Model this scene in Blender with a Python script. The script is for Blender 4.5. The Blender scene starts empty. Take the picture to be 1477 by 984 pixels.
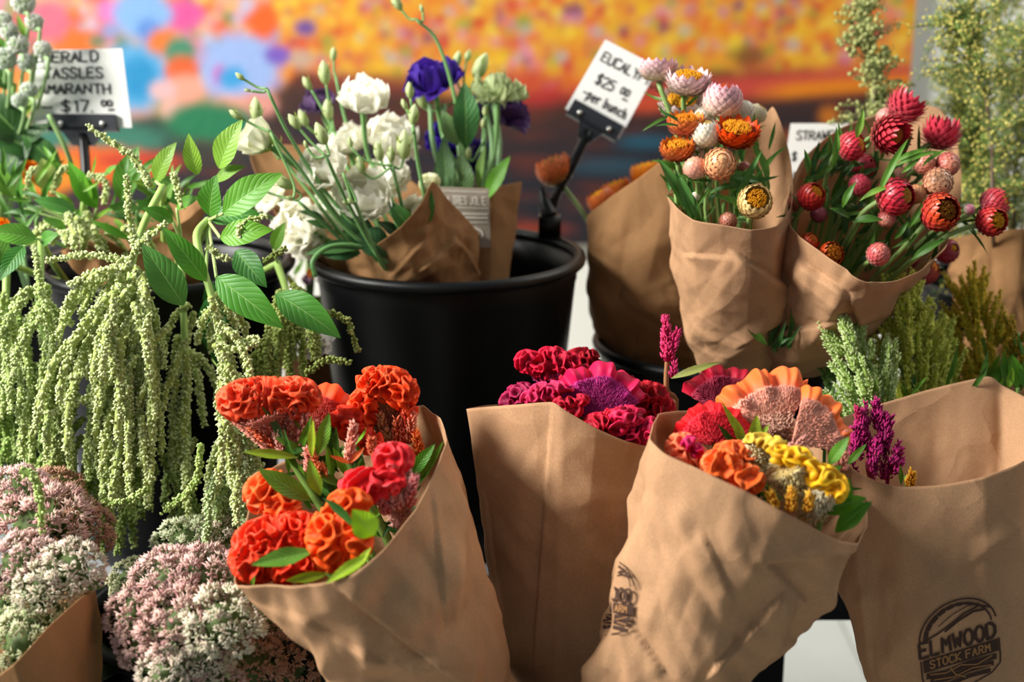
import bpy, math, random
import numpy as np
from mathutils import Matrix, Vector, Quaternion
from mathutils.bvhtree import BVHTree
C = bpy.context.scene.collection
random.seed(7); RNG = np.random.default_rng(7)
PI = math.pi
# ------------------------------------------------------------------ camera, world, lights, exposure
PITCH = math.radians(16); CAM = np.array([0, 0, 1.45]); FPX = 1477*50/36
cd = bpy.data.cameras.new('camera'); cam = bpy.data.objects.new('camera', cd); C.objects.link(cam)
cam.location = CAM; cam.rotation_euler = (PI/2-PITCH, 0, 0); cd.lens = 50; cd.sensor_width = 36
cd.dof.use_dof = True; cd.dof.focus_distance = 1.30; cd.dof.aperture_fstop = 3.8; cd.clip_start = 0.05
bpy.context.scene.camera = cam
w = bpy.data.worlds.new('daylight'); bpy.context.scene.world = w; w.use_nodes = True
w.node_tree.nodes['Background'].inputs[0].default_value = (0.80, 0.92, 1.0, 1)
w.node_tree.nodes['Background'].inputs[1].default_value = 0.19
def area(name, loc, target, sx, sy, power, col):
    l = bpy.data.lights.new(name, 'AREA'); l.shape = 'RECTANGLE'; l.size = sx; l.size_y = sy; l.energy = power; l.color = col
    o = bpy.data.objects.new(name, l); C.objects.link(o); o.location = loc
    o.rotation_euler = (Vector(target)-Vector(loc)).to_track_quat('-Z', 'Y').to_euler(); return o
area('window_or_fill_light', (-2.5, 0.85, 2.65), (0.1, 1.45, 0.95), 1.1, 0.9, 170, (1.0, 0.97, 0.92))
area('window_or_fill_light', (1.9, 2.3, 2.9), (0.3, 1.5, 0.9), 1.3, 1.0, 20, (1.0, 0.95, 0.88))  # weak fill lamp added from the back right, no window known there
vs = bpy.context.scene.view_settings
vs.view_transform = 'Standard'; vs.look = 'None'; vs.gamma = 1; vs.use_curve_mapping = False; vs.exposure = 0.52

# ------------------------------------------------------------------ helpers
CP, SP = math.cos(PITCH), math.sin(PITCH)
RT = np.array([1., 0, 0]); UP = np.array([0, SP, CP]); FW = np.array([0, CP, -SP])
def P(x, y, d): return CAM + d*(FW + RT*((x-738.5)/FPX) - UP*((y-492)/FPX))
def cdir(r, u, t):                      # direction: right, up, towards the viewer
    v = RT*r + UP*u - FW*t; return v/np.linalg.norm(v)
def pix(v):
    q = np.asarray(v)-CAM; d = q@FW
    return np.stack([738.5+FPX*(q@RT)/d, 492-FPX*(q@UP)/d, d], -1)
def nrm(v): v = np.asarray(v, float); return v/(np.linalg.norm(v, axis=-1, keepdims=True)+1e-12)
def lin(c):
    if isinstance(c, str): c = [int(c[i:i+2], 16)/255 for i in (0, 2, 4)]
    c = np.asarray(c, float)
    return np.where(c <= 0.04045, c/12.92, ((c+0.055)/1.055)**2.4)
def mix(a, b, t): t = np.asarray(t)[..., None]; return np.asarray(a)*(1-t)+np.asarray(b)*t
_pr = np.random.default_rng(3); _perm = _pr.permutation(256); _perm = np.concatenate([_perm]*3)
_grad = nrm(_pr.normal(size=(256, 3)))
def noise(p):
    p = np.asarray(p, float); i = np.floor(p).astype(int); f = p-i; i &= 255; u = f*f*f*(f*(f*6-15)+10)
    out = 0
    for a in (0, 1):
        for b in (0, 1):
            for c in (0, 1):
                h = _perm[_perm[_perm[(i[..., 0]+a) & 255]+((i[..., 1]+b) & 255)]+((i[..., 2]+c) & 255)]
                g = _grad[h]; d = (g*(f-np.array([a, b, c]))).sum(-1)
                w_ = (u[..., 0] if a else 1-u[..., 0])*(u[..., 1] if b else 1-u[..., 1])*(u[..., 2] if c else 1-u[..., 2])
                out = out+d*w_
    return out
def loc_of(o):
    p = np.zeros(3)
    while o is not None: p = p+np.array(o.location); o = o.parent
    return p
class G:
    def __init__(s): s.v = []; s.f = []; s.c = []; s.uv = []; s.n = 0
    def add(s, v, f, col=(1, 1, 1), uv=None):
        v = np.asarray(v, float).reshape(-1, 3); s.v.append(v)
        for ff in (f if isinstance(f, (list, tuple)) else [f]):
            s.f.append(np.asarray(ff, int)+s.n)
        c = np.asarray(col, float)
        if c.ndim == 1: c = np.tile(c, (len(v), 1))
        s.c.append(c); s.uv.append(np.zeros((len(v), 2)) if uv is None else uv); s.n += len(v); return s
    def mesh(s, name, mat, org=(0, 0, 0), smooth=True):
        V = np.concatenate(s.v)-np.asarray(org); me = bpy.data.meshes.new(name)
        tot = sum(len(f) for f in s.f); idx = np.concatenate([f.ravel() for f in s.f])
        sizes = np.concatenate([np.full(len(f), f.shape[1]) for f in s.f]); starts = np.concatenate([[0], np.cumsum(sizes)[:-1]])
        me.vertices.add(len(V)); me.vertices.foreach_set('co', V.ravel())
        me.loops.add(len(idx)); me.loops.foreach_set('vertex_index', idx.astype(np.int32))
        me.polygons.add(tot); me.polygons.foreach_set('loop_start', starts.astype(np.int32))
        me.polygons.foreach_set('use_smooth', np.full(tot, smooth))
        a = me.color_attributes.new('Col', 'FLOAT_COLOR', 'POINT'); cc = np.concatenate(s.c)
        a.data.foreach_set('color', np.concatenate([cc, np.ones((len(cc), 1))], 1).ravel().astype(np.float32))
        uv = np.concatenate(s.uv)
        if uv.any():
            l = me.uv_layers.new(name='UVMap'); l.data.foreach_set('uv', uv[idx].ravel().astype(np.float32))
        me.update(calc_edges=True); me.validate(); me.materials.append(mat); return me
    def build(s, name, mat, parent=None, smooth=True, org=None):
        o0 = loc_of(parent) if parent is not None else (np.zeros(3) if org is None else np.asarray(org))
        o = bpy.data.objects.new(name, s.mesh(name, mat, o0, smooth)); C.objects.link(o)
        if parent is not None: o.parent = parent
        else: o.location = o0
        return o
def tag(o, label=None, cat=None, group=None, kind=None):
    for k, v in (('label', label), ('category', cat), ('group', group), ('kind', kind)):
        if v: o[k] = v
    return o
def thing(name, loc, label, cat, group=None):
    o = bpy.data.objects.new(name, None); C.objects.link(o); o.location = Vector(loc); o.empty_display_size = .02
    return tag(o, label, cat, group)
def grid(nv, nu, wrap=False):
    a = np.arange(nv-1)[:, None]*nu; b = np.arange(nu if wrap else nu-1)[None]; b2 = (b+1) % nu
    return np.stack([a+b, a+b2, a+nu+b2, a+nu+b], -1).reshape(-1, 4)
def crv(pts, n):
    p = np.asarray(pts, float)
    if len(p) == 2: t = np.linspace(0, 1, n)[:, None]; return p[0]*(1-t)+p[1]*t
    q = np.concatenate([[2*p[0]-p[1]], p, [2*p[-1]-p[-2]]]); m = len(p)-1
    s = np.linspace(0, m-1e-6, n); i = s.astype(int); t = (s-i)[:, None]
    a, b, c, d = q[i], q[i+1], q[i+2], q[i+3]
    return .5*((2*b)+(c-a)*t+(2*a-5*b+4*c-d)*t**2+(3*b-a-3*c+d)*t**3)
def frames(p):
    T = nrm(np.gradient(p, axis=0)); n = np.cross(T[0], [0.3, 0.2, 0.93]); n = nrm(n); N = [n]
    for i in range(1, len(p)): n = n-T[i]*(n@T[i]); n = nrm(n); N.append(n)
    N = np.array(N); return T, N, np.cross(T, N)
def tube(g, pts, r, col=(1, 1, 1), sides=7, n=None, cap=True):
    p = crv(pts, n or max(6, len(pts)*4)); n = len(p); T, N, B = frames(p)
    r = np.interp(np.linspace(0, 1, n), np.linspace(0, 1, np.size(r)) if np.size(r) > 1 else [0, 1], r if np.size(r) > 1 else [r, r])
    a = np.arange(sides)/sides*2*PI
    v = p[:, None]+r[:, None, None]*(np.cos(a)[None, :, None]*N[:, None]+np.sin(a)[None, :, None]*B[:, None])
    c = np.asarray(col, float)
    if c.ndim == 2: c = np.repeat(np.stack([np.interp(np.linspace(0, 1, n), np.linspace(0, 1, len(c)), c[:, k]) for k in range(3)], -1), sides, 0)
    F = [grid(n, sides, True)]
    v = v.reshape(-1, 3)
    if cap:
        m = len(v); v = np.concatenate([v, p[:1], p[-1:]]); k = np.arange(sides); k2 = (k+1) % sides
        F += [np.stack([k2, k, np.full(sides, m)], -1), np.stack([k+m-sides, k2+m-sides, np.full(sides, m+1)], -1)]
        if c.ndim == 2: c = np.concatenate([c, c[:1], c[-1:]])
    g.add(v, F, c); return g
# templates along +Z, unit length
_a = np.arange(4)/4*2*PI
SPIN_V = np.concatenate([[[0, 0, 0]], np.stack([np.cos(_a)*.5, np.sin(_a)*.5, np.full(4, .42)], -1), [[0, 0, 1]]])
SPIN_F = np.array([[0, (i+1) % 4+1, i+1] for i in range(4)]+[[5, i+1, (i+1) % 4+1] for i in range(4)])
_a = np.arange(3)/3*2*PI
THORN_V = np.concatenate([np.stack([np.cos(_a)*.5, np.sin(_a)*.5, np.zeros(3)], -1), [[0, 0, 1]]]); THORN_F = np.array([[0, 1, 3], [1, 2, 3], [2, 0, 3]])
_t = (1+5**.5)/2
ICO_V = nrm([(-1, _t, 0), (1, _t, 0), (-1, -_t, 0), (1, -_t, 0), (0, -1, _t), (0, 1, _t), (0, -1, -_t), (0, 1, -_t), (_t, 0, -1), (_t, 0, 1), (-_t, 0, -1), (-_t, 0, 1)])
ICO_F = np.array([(0, 11, 5), (0, 5, 1), (0, 1, 7), (0, 7, 10), (0, 10, 11), (1, 5, 9), (5, 11, 4), (11, 10, 2), (10, 7, 6), (7, 1, 8), (3, 9, 4), (3, 4, 2), (3, 2, 6), (3, 6, 8), (3, 8, 9), (4, 9, 5), (2, 4, 11), (6, 2, 10), (8, 6, 7), (9, 8, 1)])
def inst(g, tv, tf, org, dirs, width, length, col, tipcol=None):
    org = np.asarray(org); n = len(org)
    if n == 0: return g
    Z = nrm(dirs); X = nrm(np.cross(Z, RNG.normal(size=(n, 3)))); Y = np.cross(Z, X)
    wd = np.broadcast_to(width, (n,))[:, None, None]; ln = np.broadcast_to(length, (n,))[:, None, None]
    v = org[:, None]+wd*(tv[None, :, :1]*X[:, None]+tv[None, :, 1:2]*Y[:, None])+ln*tv[None, :, 2:]*Z[:, None]
    m = len(tv); f = (tf[None]+np.arange(n)[:, None, None]*m).reshape(-1, tf.shape[1])
    c = np.asarray(col, float); c = np.tile(c, (n, 1)) if c.ndim == 1 else c
    c = np.repeat(c[:, None], m, 1)
    if tipcol is not None:
        t = np.asarray(tipcol, float); t = np.tile(t, (n, 1)) if t.ndim == 1 else t
        k = np.clip(tv[:, 2], 0, 1)[None, :, None]; c = c*(1-k)+t[:, None]*k
    g.add(v.reshape(-1, 3), f, c.reshape(-1, 3)); return g
def jit(c, n, a=.12):
    c = np.asarray(c, float); return np.clip(c*(1+RNG.normal(size=(n, 1))*a)+RNG.normal(size=(n, 3))*a*.04, 0, 1)
def box(g, lo, hi, col=(1, 1, 1)):
    lo, hi = np.array(lo), np.array(hi); v = np.array([[x, y, z] for x in (0, 1) for y in (0, 1) for z in (0, 1)])*(hi-lo)+lo
    g.add(v, np.array([[0, 1, 3, 2], [4, 6, 7, 5], [0, 4, 5, 1], [2, 3, 7, 6], [0, 2, 6, 4], [1, 5, 7, 3]]), col); return g
def slab(g, corners, th, col=(1, 1, 1)):    # quad tl,tr,br,bl given in 3D, thickened away from the viewer
    c = np.array(corners); n = nrm(np.cross(c[1]-c[0], c[3]-c[0]))
    if n@FW < 0: n = -n
    v = np.concatenate([c, c+n*th]); g.add(v, np.array([[0, 3, 2, 1], [4, 5, 6, 7], [0, 1, 5, 4], [1, 2, 6, 5], [2, 3, 7, 6], [3, 0, 4, 7]]), col); return g

# ------------------------------------------------------------------ materials
def mat(name, col=None, rough=.6, trans=0, bump=None, spec=.4, metal=0, sheen=0, tcol=None, veins=False, blotch=0):
    m = bpy.data.materials.new(name); m.use_nodes = True; nt = m.node_tree; N = nt.nodes; L = nt.links; b = N['Principled BSDF']
    b.inputs['Roughness'].default_value = rough; b.inputs['Specular IOR Level'].default_value = spec; b.inputs['Metallic'].default_value = metal
    b.inputs['Sheen Weight'].default_value = sheen
    tc = N.new('ShaderNodeTexCoord')
    if col is None: a = N.new('ShaderNodeAttribute'); a.attribute_name = 'Col'; src = a.outputs['Color']
    else: a = N.new('ShaderNodeRGB'); a.outputs[0].default_value = (*lin(col), 1); src = a.outputs[0]
    def mult(src, fac_out, lo, hi):
        mr = N.new('ShaderNodeMapRange'); mr.inputs['To Min'].default_value = lo; mr.inputs['To Max'].default_value = hi
        L.new(fac_out, mr.inputs['Value']); v = N.new('ShaderNodeVectorMath'); v.operation = 'SCALE'
        L.new(src, v.inputs[0]); L.new(mr.outputs[0], v.inputs['Scale']); return v.outputs[0]
    if blotch:
        n = N.new('ShaderNodeTexNoise'); n.inputs['Scale'].default_value = 9; n.inputs['Detail'].default_value = 5
        L.new(tc.outputs['Object'], n.inputs['Vector']); src = mult(src, n.outputs[0], 1-blotch, 1+blotch)
    hgt = None
    if veins:
        sx = N.new('ShaderNodeSeparateXYZ'); L.new(tc.outputs['UV'], sx.inputs[0])
        def M(op, a, b=None, c=None):
            q = N.new('ShaderNodeMath'); q.operation = op
            for i, x in enumerate((a, b, c)):
                if x is None: continue
                if isinstance(x, (int, float)): q.inputs[i].default_value = x
                else: L.new(x, q.inputs[i])
            return q.outputs[0]
        u = M('ABSOLUTE', M('MULTIPLY_ADD', sx.outputs[0], 2.0, -1.0)); v = M('MULTIPLY_ADD', u, -.28, sx.outputs[1])
        s = M('SINE', M('MULTIPLY', v, 2*PI*4.5)); s = M('POWER', M('MAXIMUM', M('ABSOLUTE', s), .001), 0.35)
        mid = M('MINIMUM', M('MULTIPLY', u, 22.0), 1.0); hgt = M('MULTIPLY', s, mid)
        src = mult(src, M('MULTIPLY_ADD', s, -1.0, 1.0), 1.0, 1.2)
        mx = N.new('ShaderNodeMixRGB'); L.new(mid, mx.inputs[0]); L.new(src, mx.inputs[2]); mx.inputs[1].default_value = (*lin('8fbb62'), 1); src = mx.outputs[0]
    L.new(src, b.inputs['Base Color'])
    if bump or hgt is not None:
        bp = N.new('ShaderNodeBump')
        if hgt is not None: bp.inputs['Strength'].default_value = .5; bp.inputs['Distance'].default_value = .0009; L.new(hgt, bp.inputs['Height'])
        else:
            n = N.new('ShaderNodeTexNoise'); n.inputs['Scale'].default_value = bump[0]; n.inputs['Detail'].default_value = 6
            L.new(tc.outputs['Object'], n.inputs['Vector']); bp.inputs['Strength'].default_value = bump[1]; bp.inputs['Distance'].default_value = bump[2] if len(bump) > 2 else .002
            L.new(n.outputs[0], bp.inputs['Height'])
        L.new(bp.outputs[0], b.inputs['Normal'])
    if trans:
        t = N.new('ShaderNodeBsdfTranslucent'); ms = N.new('ShaderNodeMixShader'); ms.inputs[0].default_value = trans
        if tcol: t.inputs[0].default_value = (*lin(tcol), 1)
        else: L.new(src, t.inputs[0])
        L.new(b.outputs[0], ms.inputs[1]); L.new(t.outputs[0], ms.inputs[2]); L.new(ms.outputs[0], N['Material Output'].inputs[0])
    return m
M_petal = mat('petal', rough=.55, trans=.42); M_straw = mat('papery_bract', rough=.38, trans=.12, spec=.5)
M_crest = mat('velvet_crest', rough=.6, trans=.12, sheen=0, spec=.25, bump=(900, .12, .0004)); M_brist = mat('bristle', rough=.65, trans=.15, spec=.3)
M_leaf = mat('leaf', rough=.48, trans=.22, veins=True); M_blade = mat('narrow_leaf', rough=.5, trans=.2, spec=.35)
M_stem = mat('stem', rough=.5); M_tassel = mat('tassel', rough=.7, trans=.2, spec=.25); M_sedum = mat('sedum_floret', rough=.6, trans=.2, spec=.3)
M_black = mat('black_plastic', '060708', rough=.42, spec=.28, bump=(60, .05)); M_blackmatt = mat('black_painted_steel', '0d0d10', rough=.55)
M_clip = mat('black_clip', '22252b', rough=.45, spec=.5)
M_steel = mat('rivet_steel', 'd8d8d2', rough=.3, metal=1); M_card = mat('white_card', 'f0efe9', rough=.7); M_ink = mat('marker_ink', '0c0d10', rough=.6)
M_tag = mat('grey_card_tag', '8f8474', rough=.8, bump=(300, .2)); M_tagprint = mat('tag_print', 'd9d3c6', rough=.8)
M_stamp = mat('stamp_ink', '3d261a', rough=.85); M_stampgap = mat('stamp_kraft', '9a6d42', rough=.85)
M_wall = mat('painted_plaster', 'e2e0d6', rough=.85, bump=(140, .12), blotch=.03); M_floor = mat('pale_tile', 'c9cbc6', rough=.5, blotch=.05, bump=(30, .05))
M_grout = mat('grout', 'a9aba6', rough=.9)
M_paint = mat('oil_paint', rough=.5, bump=(55, .35, .004)); M_canvas = mat('canvas_edge', 'b9ab92', rough=.9); M_top = mat('grey_laminate', '85878a', rough=.35, blotch=.1)
def kraft(name, base, tr):
    m = mat(name, base, rough=.82, spec=.2, trans=.2, tcol=tr, bump=(420, .14, .0012)); nt = m.node_tree; N = nt.nodes; L = nt.links
    tc = N['Texture Coordinate']; b = N['Principled BSDF']; rgb = N['RGB']
    def ns(scale, st, lo, hi, src):
        mp = N.new('ShaderNodeMapping'); mp.inputs['Scale'].default_value = st; L.new(tc.outputs['Object'], mp.inputs[0])
        n = N.new('ShaderNodeTexNoise'); n.inputs['Scale'].default_value = scale; n.inputs['Detail'].default_value = 4; L.new(mp.outputs[0], n.inputs['Vector'])
        mr = N.new('ShaderNodeMapRange'); mr.inputs['From Min'].default_value = .3; mr.inputs['From Max'].default_value = .7; mr.inputs['To Min'].default_value = lo; mr.inputs['To Max'].default_value = hi
        L.new(n.outputs[0], mr.inputs[0]); v = N.new('ShaderNodeVectorMath'); v.operation = 'SCALE'; L.new(src, v.inputs[0]); L.new(mr.outputs[0], v.inputs['Scale']); return v.outputs[0]
    s = ns(900, (1, 1, .5), .86, 1.12, rgb.outputs[0]); s = ns(22, (1, 1, .5), .9, 1.08, s); s = ns(6, (1, 1, 1), .93, 1.06, s)
    L.new(s, b.inputs['Base Color'])
    mp = N.new('ShaderNodeMapping'); L.new(tc.outputs['Object'], mp.inputs[0]); wn = N.new('ShaderNodeTexNoise'); wn.inputs['Scale'].default_value = 9; L.new(mp.outputs[0], wn.inputs['Vector'])
    ad = N.new('ShaderNodeVectorMath'); ad.operation = 'MULTIPLY_ADD'; L.new(wn.outputs['Color'], ad.inputs[0]); ad.inputs[1].default_value = (.09, .09, .09); L.new(tc.outputs['Object'], ad.inputs[2])
    vo = N.new('ShaderNodeTexVoronoi'); vo.inputs['Scale'].default_value = 17; L.new(ad.outputs[0], vo.inputs['Vector']); bp = N.new('ShaderNodeBump'); bp.inputs['Strength'].default_value = .6; bp.inputs['Distance'].default_value = .0065
    L.new(vo.outputs['Distance'], bp.inputs['Height']); old = b.inputs['Normal'].links[0].from_node; L.new(bp.outputs[0], old.inputs['Normal']); return m
M_kraft = kraft('kraft_paper', 'be946e', 'cc843f'); M_kraft2 = kraft('darker_shaded_kraft', '9c744c', 'b87838')  # second kraft is a darker copy, shade on some wraps put into its colour

# ------------------------------------------------------------------ setting
WY = 3.0
g = G(); box(g, (-4.5, WY, -.0), (4.5, WY+.12, 3.4)); tag(g.build('wall_back', M_wall, org=(0, WY, 0), smooth=False), kind='structure')
g = G(); box(g, (-4.5, -1.5, -.06), (4.5, WY, -.004)); fl = tag(g.build('floor', M_grout, org=(0, 0, 0), smooth=False), kind='structure')
tg = G(); box(tg, (.003, .003, -.004), (.597, .597, 0)); tm = tg.mesh('tile', M_floor, smooth=False)
for i in range(-4, 5):
    for j in range(2, 5):
        o = bpy.data.objects.new('tile', tm); C.objects.link(o); o.parent = fl; o.location = (i*.6+.12, j*.6, 0)
g = G(); box(g, (-4.5, WY-.018, 0), (4.5, WY, .1)); tag(g.build('baseboard_back', mat('baseboard_paint', 'bfc0ba', rough=.6), org=(0, WY, 0), smooth=False), kind='structure')

# painting on the wall
def on_wall(x, y, Y=WY-.04): r = P(x, y, 1)-CAM; return CAM+r*(Y/r[1])
xr = on_wall(1310, 150)[0]; zb = on_wall(850, 352)[2]; xl = on_wall(-260, 100)[0]; zt = on_wall(700, -120)[2]
nx, nz = 520, 200
X, Z = np.meshgrid(np.linspace(xl, xr, nx), np.linspace(zt, zb, nz)); pv = np.stack([X, np.full_like(X, WY-.04), Z], -1); pp = pix(pv); px, py = pp[..., 0], pp[..., 1]
wob = noise(np.stack([px/60, py/40, px*0], -1))*16
yb = np.interp(px, [-260, 60, 200, 380, 430, 560, 700, 850, 1000, 1310], [200, 185, 165, 140, 96, 112, 128, 122, 98, 92])+wob
col = mix(lin('e8912c'), lin('f0b62a'), np.clip(noise(np.stack([px/45, py/30, px*0+5], -1))*2+.5, 0, 1))
col = mix(col, lin('d8604a'), np.clip(noise(np.stack([px/35, py/25, px*0+9], -1))*3, 0, 1)*.8)
leftm = np.clip((400-px)/90, 0, 1); col = mix(col, mix(lin('e6a58c'), lin('7c9a52'), np.clip(noise(np.stack([px/40, py/30, px*0+2], -1))*3+.3, 0, 1)), leftm*.85)
dark = mix(lin('4a2a1e'), lin('23222a'), np.clip((py-yb-30)/70, 0, 1)); dark = mix(dark, lin('24473c'), np.clip(leftm*1.3, 0, 1)*np.clip(1-(py-190)/60, 0, 1)); dark = mix(dark, lin('6b2f22'), np.clip(noise(np.stack([px/90, py/14, px*0+7], -1))*2.5, 0, 1)*.7)
below = np.clip((py-yb)/14, 0, 1); col = mix(col, dark, below)
def blob(x, y, rx, ry, c, soft=.35, a=1, msk=None):
    global col
    d = np.sqrt(((px-x)/rx)**2+((py-y)/ry)**2)+noise(np.stack([px/14, py/14, px*0+x], -1))*.25
    k = np.clip((1-d)/soft+.5, 0, 1)*a
    if msk is not None: k = k*msk
    col = mix(col, lin(c), k)
dabs = ['f7c21f', 'f2a51e', 'ee7d1c', 'e4481f', 'd22a2a', 'f3b83a', 'e97a63', 'e58ea0', 'b9315c', 'f6d23c', 'f08a2a', 'c98a9a', '7c3a6a', 'b8b0a8', 'c7b32a', 'e86a2a', 'f5c945', 'ef9a2c', '9aa03a']
for i in range(2300):
    x = random.uniform(-255, 1315); y = random.uniform(-130, 130+.0*x)
    c = random.choice(dabs if x > 390 else ['e58ea0', 'e9a98c', 'ee7d1c', 'd95a7a', '8aa05a', 'e4481f', 'c9c0d8', '7f9fd0', 'f0b08a', 'efc060', 'd8879a', '4f7f4a'])
    r = random.uniform(4, 11)*(1 if x > 390 else 1.5); sl = (slice(None),)
    jx = np.searchsorted(px[0], [x-r*3, x+r*3]); sub = (slice(0, nz), slice(max(jx[0]-4, 0), min(jx[1]+4, nx)))
    d = np.sqrt(((px[sub]-x)/r)**2+((py[sub]-y)/(r*.8))**2); k = np.clip((1-d)/.5+.5, 0, 1)*(1-below[sub])*.9; col[sub] = mix(col[sub], lin(c), k)
for b_ in [(110, 62, 38, 22, 'ee6f1c'), (70, 30, 32, 30, 'e06a80'), (170, 15, 30, 20, 'e57ac0'), (265, 22, 30, 24, 'e0559a'), (205, 20, 42, 34, '86b4e8'), (215, 45, 18, 18, '5f8fd8'), (190, 112, 52, 50, '57a9dc'), (200, 112, 26, 30, '2391c8'), (235, 60, 24, 18, 'e97a2c'),
           (345, 98, 58, 50, '9db8ec'), (318, 108, 12, 14, 'd06ac0'), (335, 112, 20, 16, '3aa0dc'), (260, 75, 22, 22, '3a8a6a'), (262, 100, 24, 20, 'e4612c'), (265, 130, 24, 24, 'f0a58c'), (250, 160, 18, 14, 'f0b8a8'), (370, 150, 30, 18, 'e59a8c'), (330, 150, 24, 12, 'f0a88c'), (235, 130, 20, 14, 'e8b8b8'),
           (400, 80, 20, 14, '7a5ac0'), (435, 85, 16, 14, 'c9a890'), (300, 175, 62, 28, '1f7a50'), (130, 202, 110, 26, '3a7a66'), (130, 238, 115, 26, 'e8641c'), (200, 232, 60, 12, 'c83c24'), (60, 250, 60, 30, 'f08a1c'), (380, 30, 22, 26, 'f0641c'), (440, 40, 16, 12, '6a4a9a'), (140, 60, 14, 9, '5f7f5a'),
           (20, 120, 30, 30, 'e58a3a'), (0, 60, 50, 40, 'c9606a')]: blob(*b_)
st = np.clip(1-np.abs(py-(118+(1310-px)*.055+((1310-px)/330)**2*12))/14, 0, 1)*np.clip((px-900)/120, 0, 1); col = mix(col, lin('cf4a3a'), np.clip((1-np.abs(py-(108+(1310-px)*.075))/24)*1.6, 0, 1)*np.clip((px-860)/120, 0, 1)); col = mix(col, lin('f08a12'), np.clip(st*1.6, 0, 1)*np.clip((px-1080)/60, 0, 1))
for b_ in [(770, 128, 60, 24, 'c8322c'), (935, 150, 40, 12, 'd8502a'), (1195, 168, 14, 13, 'e0801a'), (1160, 200, 50, 10, 'a0561a'), (930, 205, 40, 10, '1f5a70'), (1080, 80, 26, 16, '6a4a1a'), (880, 240, 60, 12, '2a4a5a'), (640, 170, 100, 16, '5a2a1c'), (760, 330, 60, 8, 'a03a1c'), (540, 120, 90, 14, '8a3a2a')]: blob(*b_, .8, .8)
def blur(a, k, ax):
    o_ = a*0
    for i in range(-k, k+1): o_ = o_+np.roll(a, i, ax)
    return o_/(2*k+1)
pad = np.pad(col, ((8, 8), (8, 8), (0, 0)), 'edge')
for _ in range(2): pad = blur(blur(pad, 2, 0), 1, 1)
col = pad[8:-8, 8:-8]*.74
g = G(); g.add(pv.reshape(-1, 3), grid(nz, nx)[:, ::-1], col.reshape(-1, 3)); box(g, (xl, WY-.039, zb), (xr, WY-.002, zt), lin('b9ab92'))
pt = thing('painting', (0.5*(xl+xr), WY-.02, zb), 'large colourful unframed flower painting hanging on the back wall', 'painting'); g.build('canvas', M_paint, pt)

# tables
TZ = .73; TY0, TY1 = 1.5, 2.03
t = thing('display_table', (.1, 1.75, 0), 'grey topped table with black metal frame behind the front bouquets', 'table')
g = G(); box(g, (-1.15, TY0, TZ-.02), (1.3, TY1, TZ)); g.build('tabletop', M_top, t, False)
for a, b in (((-1.15, TY0-.006, TZ-.045), (1.3, TY0+.02, TZ-.0)), ((-1.15, TY1-.02, TZ-.045), (1.3, TY1+.006, TZ-.0))):
    g = G(); box(g, a, b); g.build('rail', M_blackmatt, t, False)
lx = (P(1127, 930, 1.56)-CAM)[0]
for x in (-1.1, lx, 1.25):
    for y in (TY0+.02, TY1-.02):
        g = G(); box(g, (x-.024, y-.02, 0), (x+.024, y+.02, TZ-.04)); g.build('leg', M_blackmatt, t, False)
t = thing('low_bench', (0, 1.2, 0), 'low black bench in front of the table under the front buckets', 'bench')
g = G(); box(g, (-1.0, 1.0, .41), (1.1, 1.46, .45)); g.build('bench_top', M_blackmatt, t, False)
for x in (-.95, 1.05):
    for y in (1.03, 1.43): g = G(); box(g, (x-.02, y-.02, 0), (x+.02, y+.02, .41)); g.build('leg', M_blackmatt, t, False)

def bucket(x, y, d, rad, zbase, label, handle=False):
    c = P(x, y, d); h = c[2]-zbase; root = thing('flower_bucket', (c[0], c[1], zbase), label, 'bucket', 'black flower buckets')
    n = 72; a = np.arange(n)/n*2*PI
    prof = [(0, 0), (.74, 0), (.76, .01), (.955, h-.035), (.965, h-.03), (.965, h-.012)]; ins = [(.965, h-.012), (.94, h-.014), (.93, h-.04), (.72, .012), (0, .012)]
    for nm, pr in (('body', prof), ('lining', ins)):
        v = np.array([[np.cos(a)*q*rad, np.sin(a)*q*rad, np.full(n, z)] for q, z in pr]).transpose(0, 2, 1)+np.array([c[0], c[1], zbase])
        g = G(); g.add(v.reshape(-1, 3), grid(len(pr), n, True)); g.build(nm, M_black, root)
    rr = .0075; m = 12; b = np.arange(m)/m*2*PI
    v = np.stack([(rad-rr*.3+rr*np.cos(b)[:, None])*np.cos(a), (rad-rr*.3+rr*np.cos(b)[:, None])*np.sin(a), (rr*np.sin(b)[:, None])+0*a], -1)+np.array([c[0], c[1], zbase+h-rr])
    f = np.array([[i*n+j, i*n+(j+1) % n, ((i+1) % m)*n+(j+1) % n, ((i+1) % m)*n+j] for i in range(m) for j in range(n)])
    g = G(); g.add(v.reshape(-1, 3), f); g.build('rolled_rim', M_black, root)
    return root, c
B_c, c_c = bucket(645, 362, 1.70, .161, TZ, 'large black bucket in the middle holding white flowers in kraft paper')
B_l, c_l = bucket(240, 372, 1.66, .144, TZ, 'black bucket on the left half hidden by drooping green tassels')
B_r, c_r = bucket(1032, 486, 1.78, .149, TZ, 'black bucket holding the two wrapped strawflower bouquets')
B_p, c_p = bucket(1372, 610, 1.72, .125, TZ, 'black bucket behind the right hand paper holding green plumes')
B_a, c_a = bucket(1440, 400, 2.02, .12, TZ, 'black bucket at the right rear holding the wormwood branches')
B_g, c_g = bucket(-10, 350, 2.0, .12, TZ, 'black bucket at the left rear holding white globe flowers')
bucket(30, 935, 1.33, .115, .45, 'front bucket under the left corner sedum bunch')
bucket(322, 872, 1.37, .128, .45, 'front bucket under the pink sedum and orange cockscombs')
bucket(795, 930, 1.37, .118, .45, 'front bucket under the crimson and mixed cockscomb bouquets')
q = pix(np.array([.42, 1.24, .665])); bucket(q[0], q[1], q[2], .12, .45, 'front bucket under the stamped paper bouquet')

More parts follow.
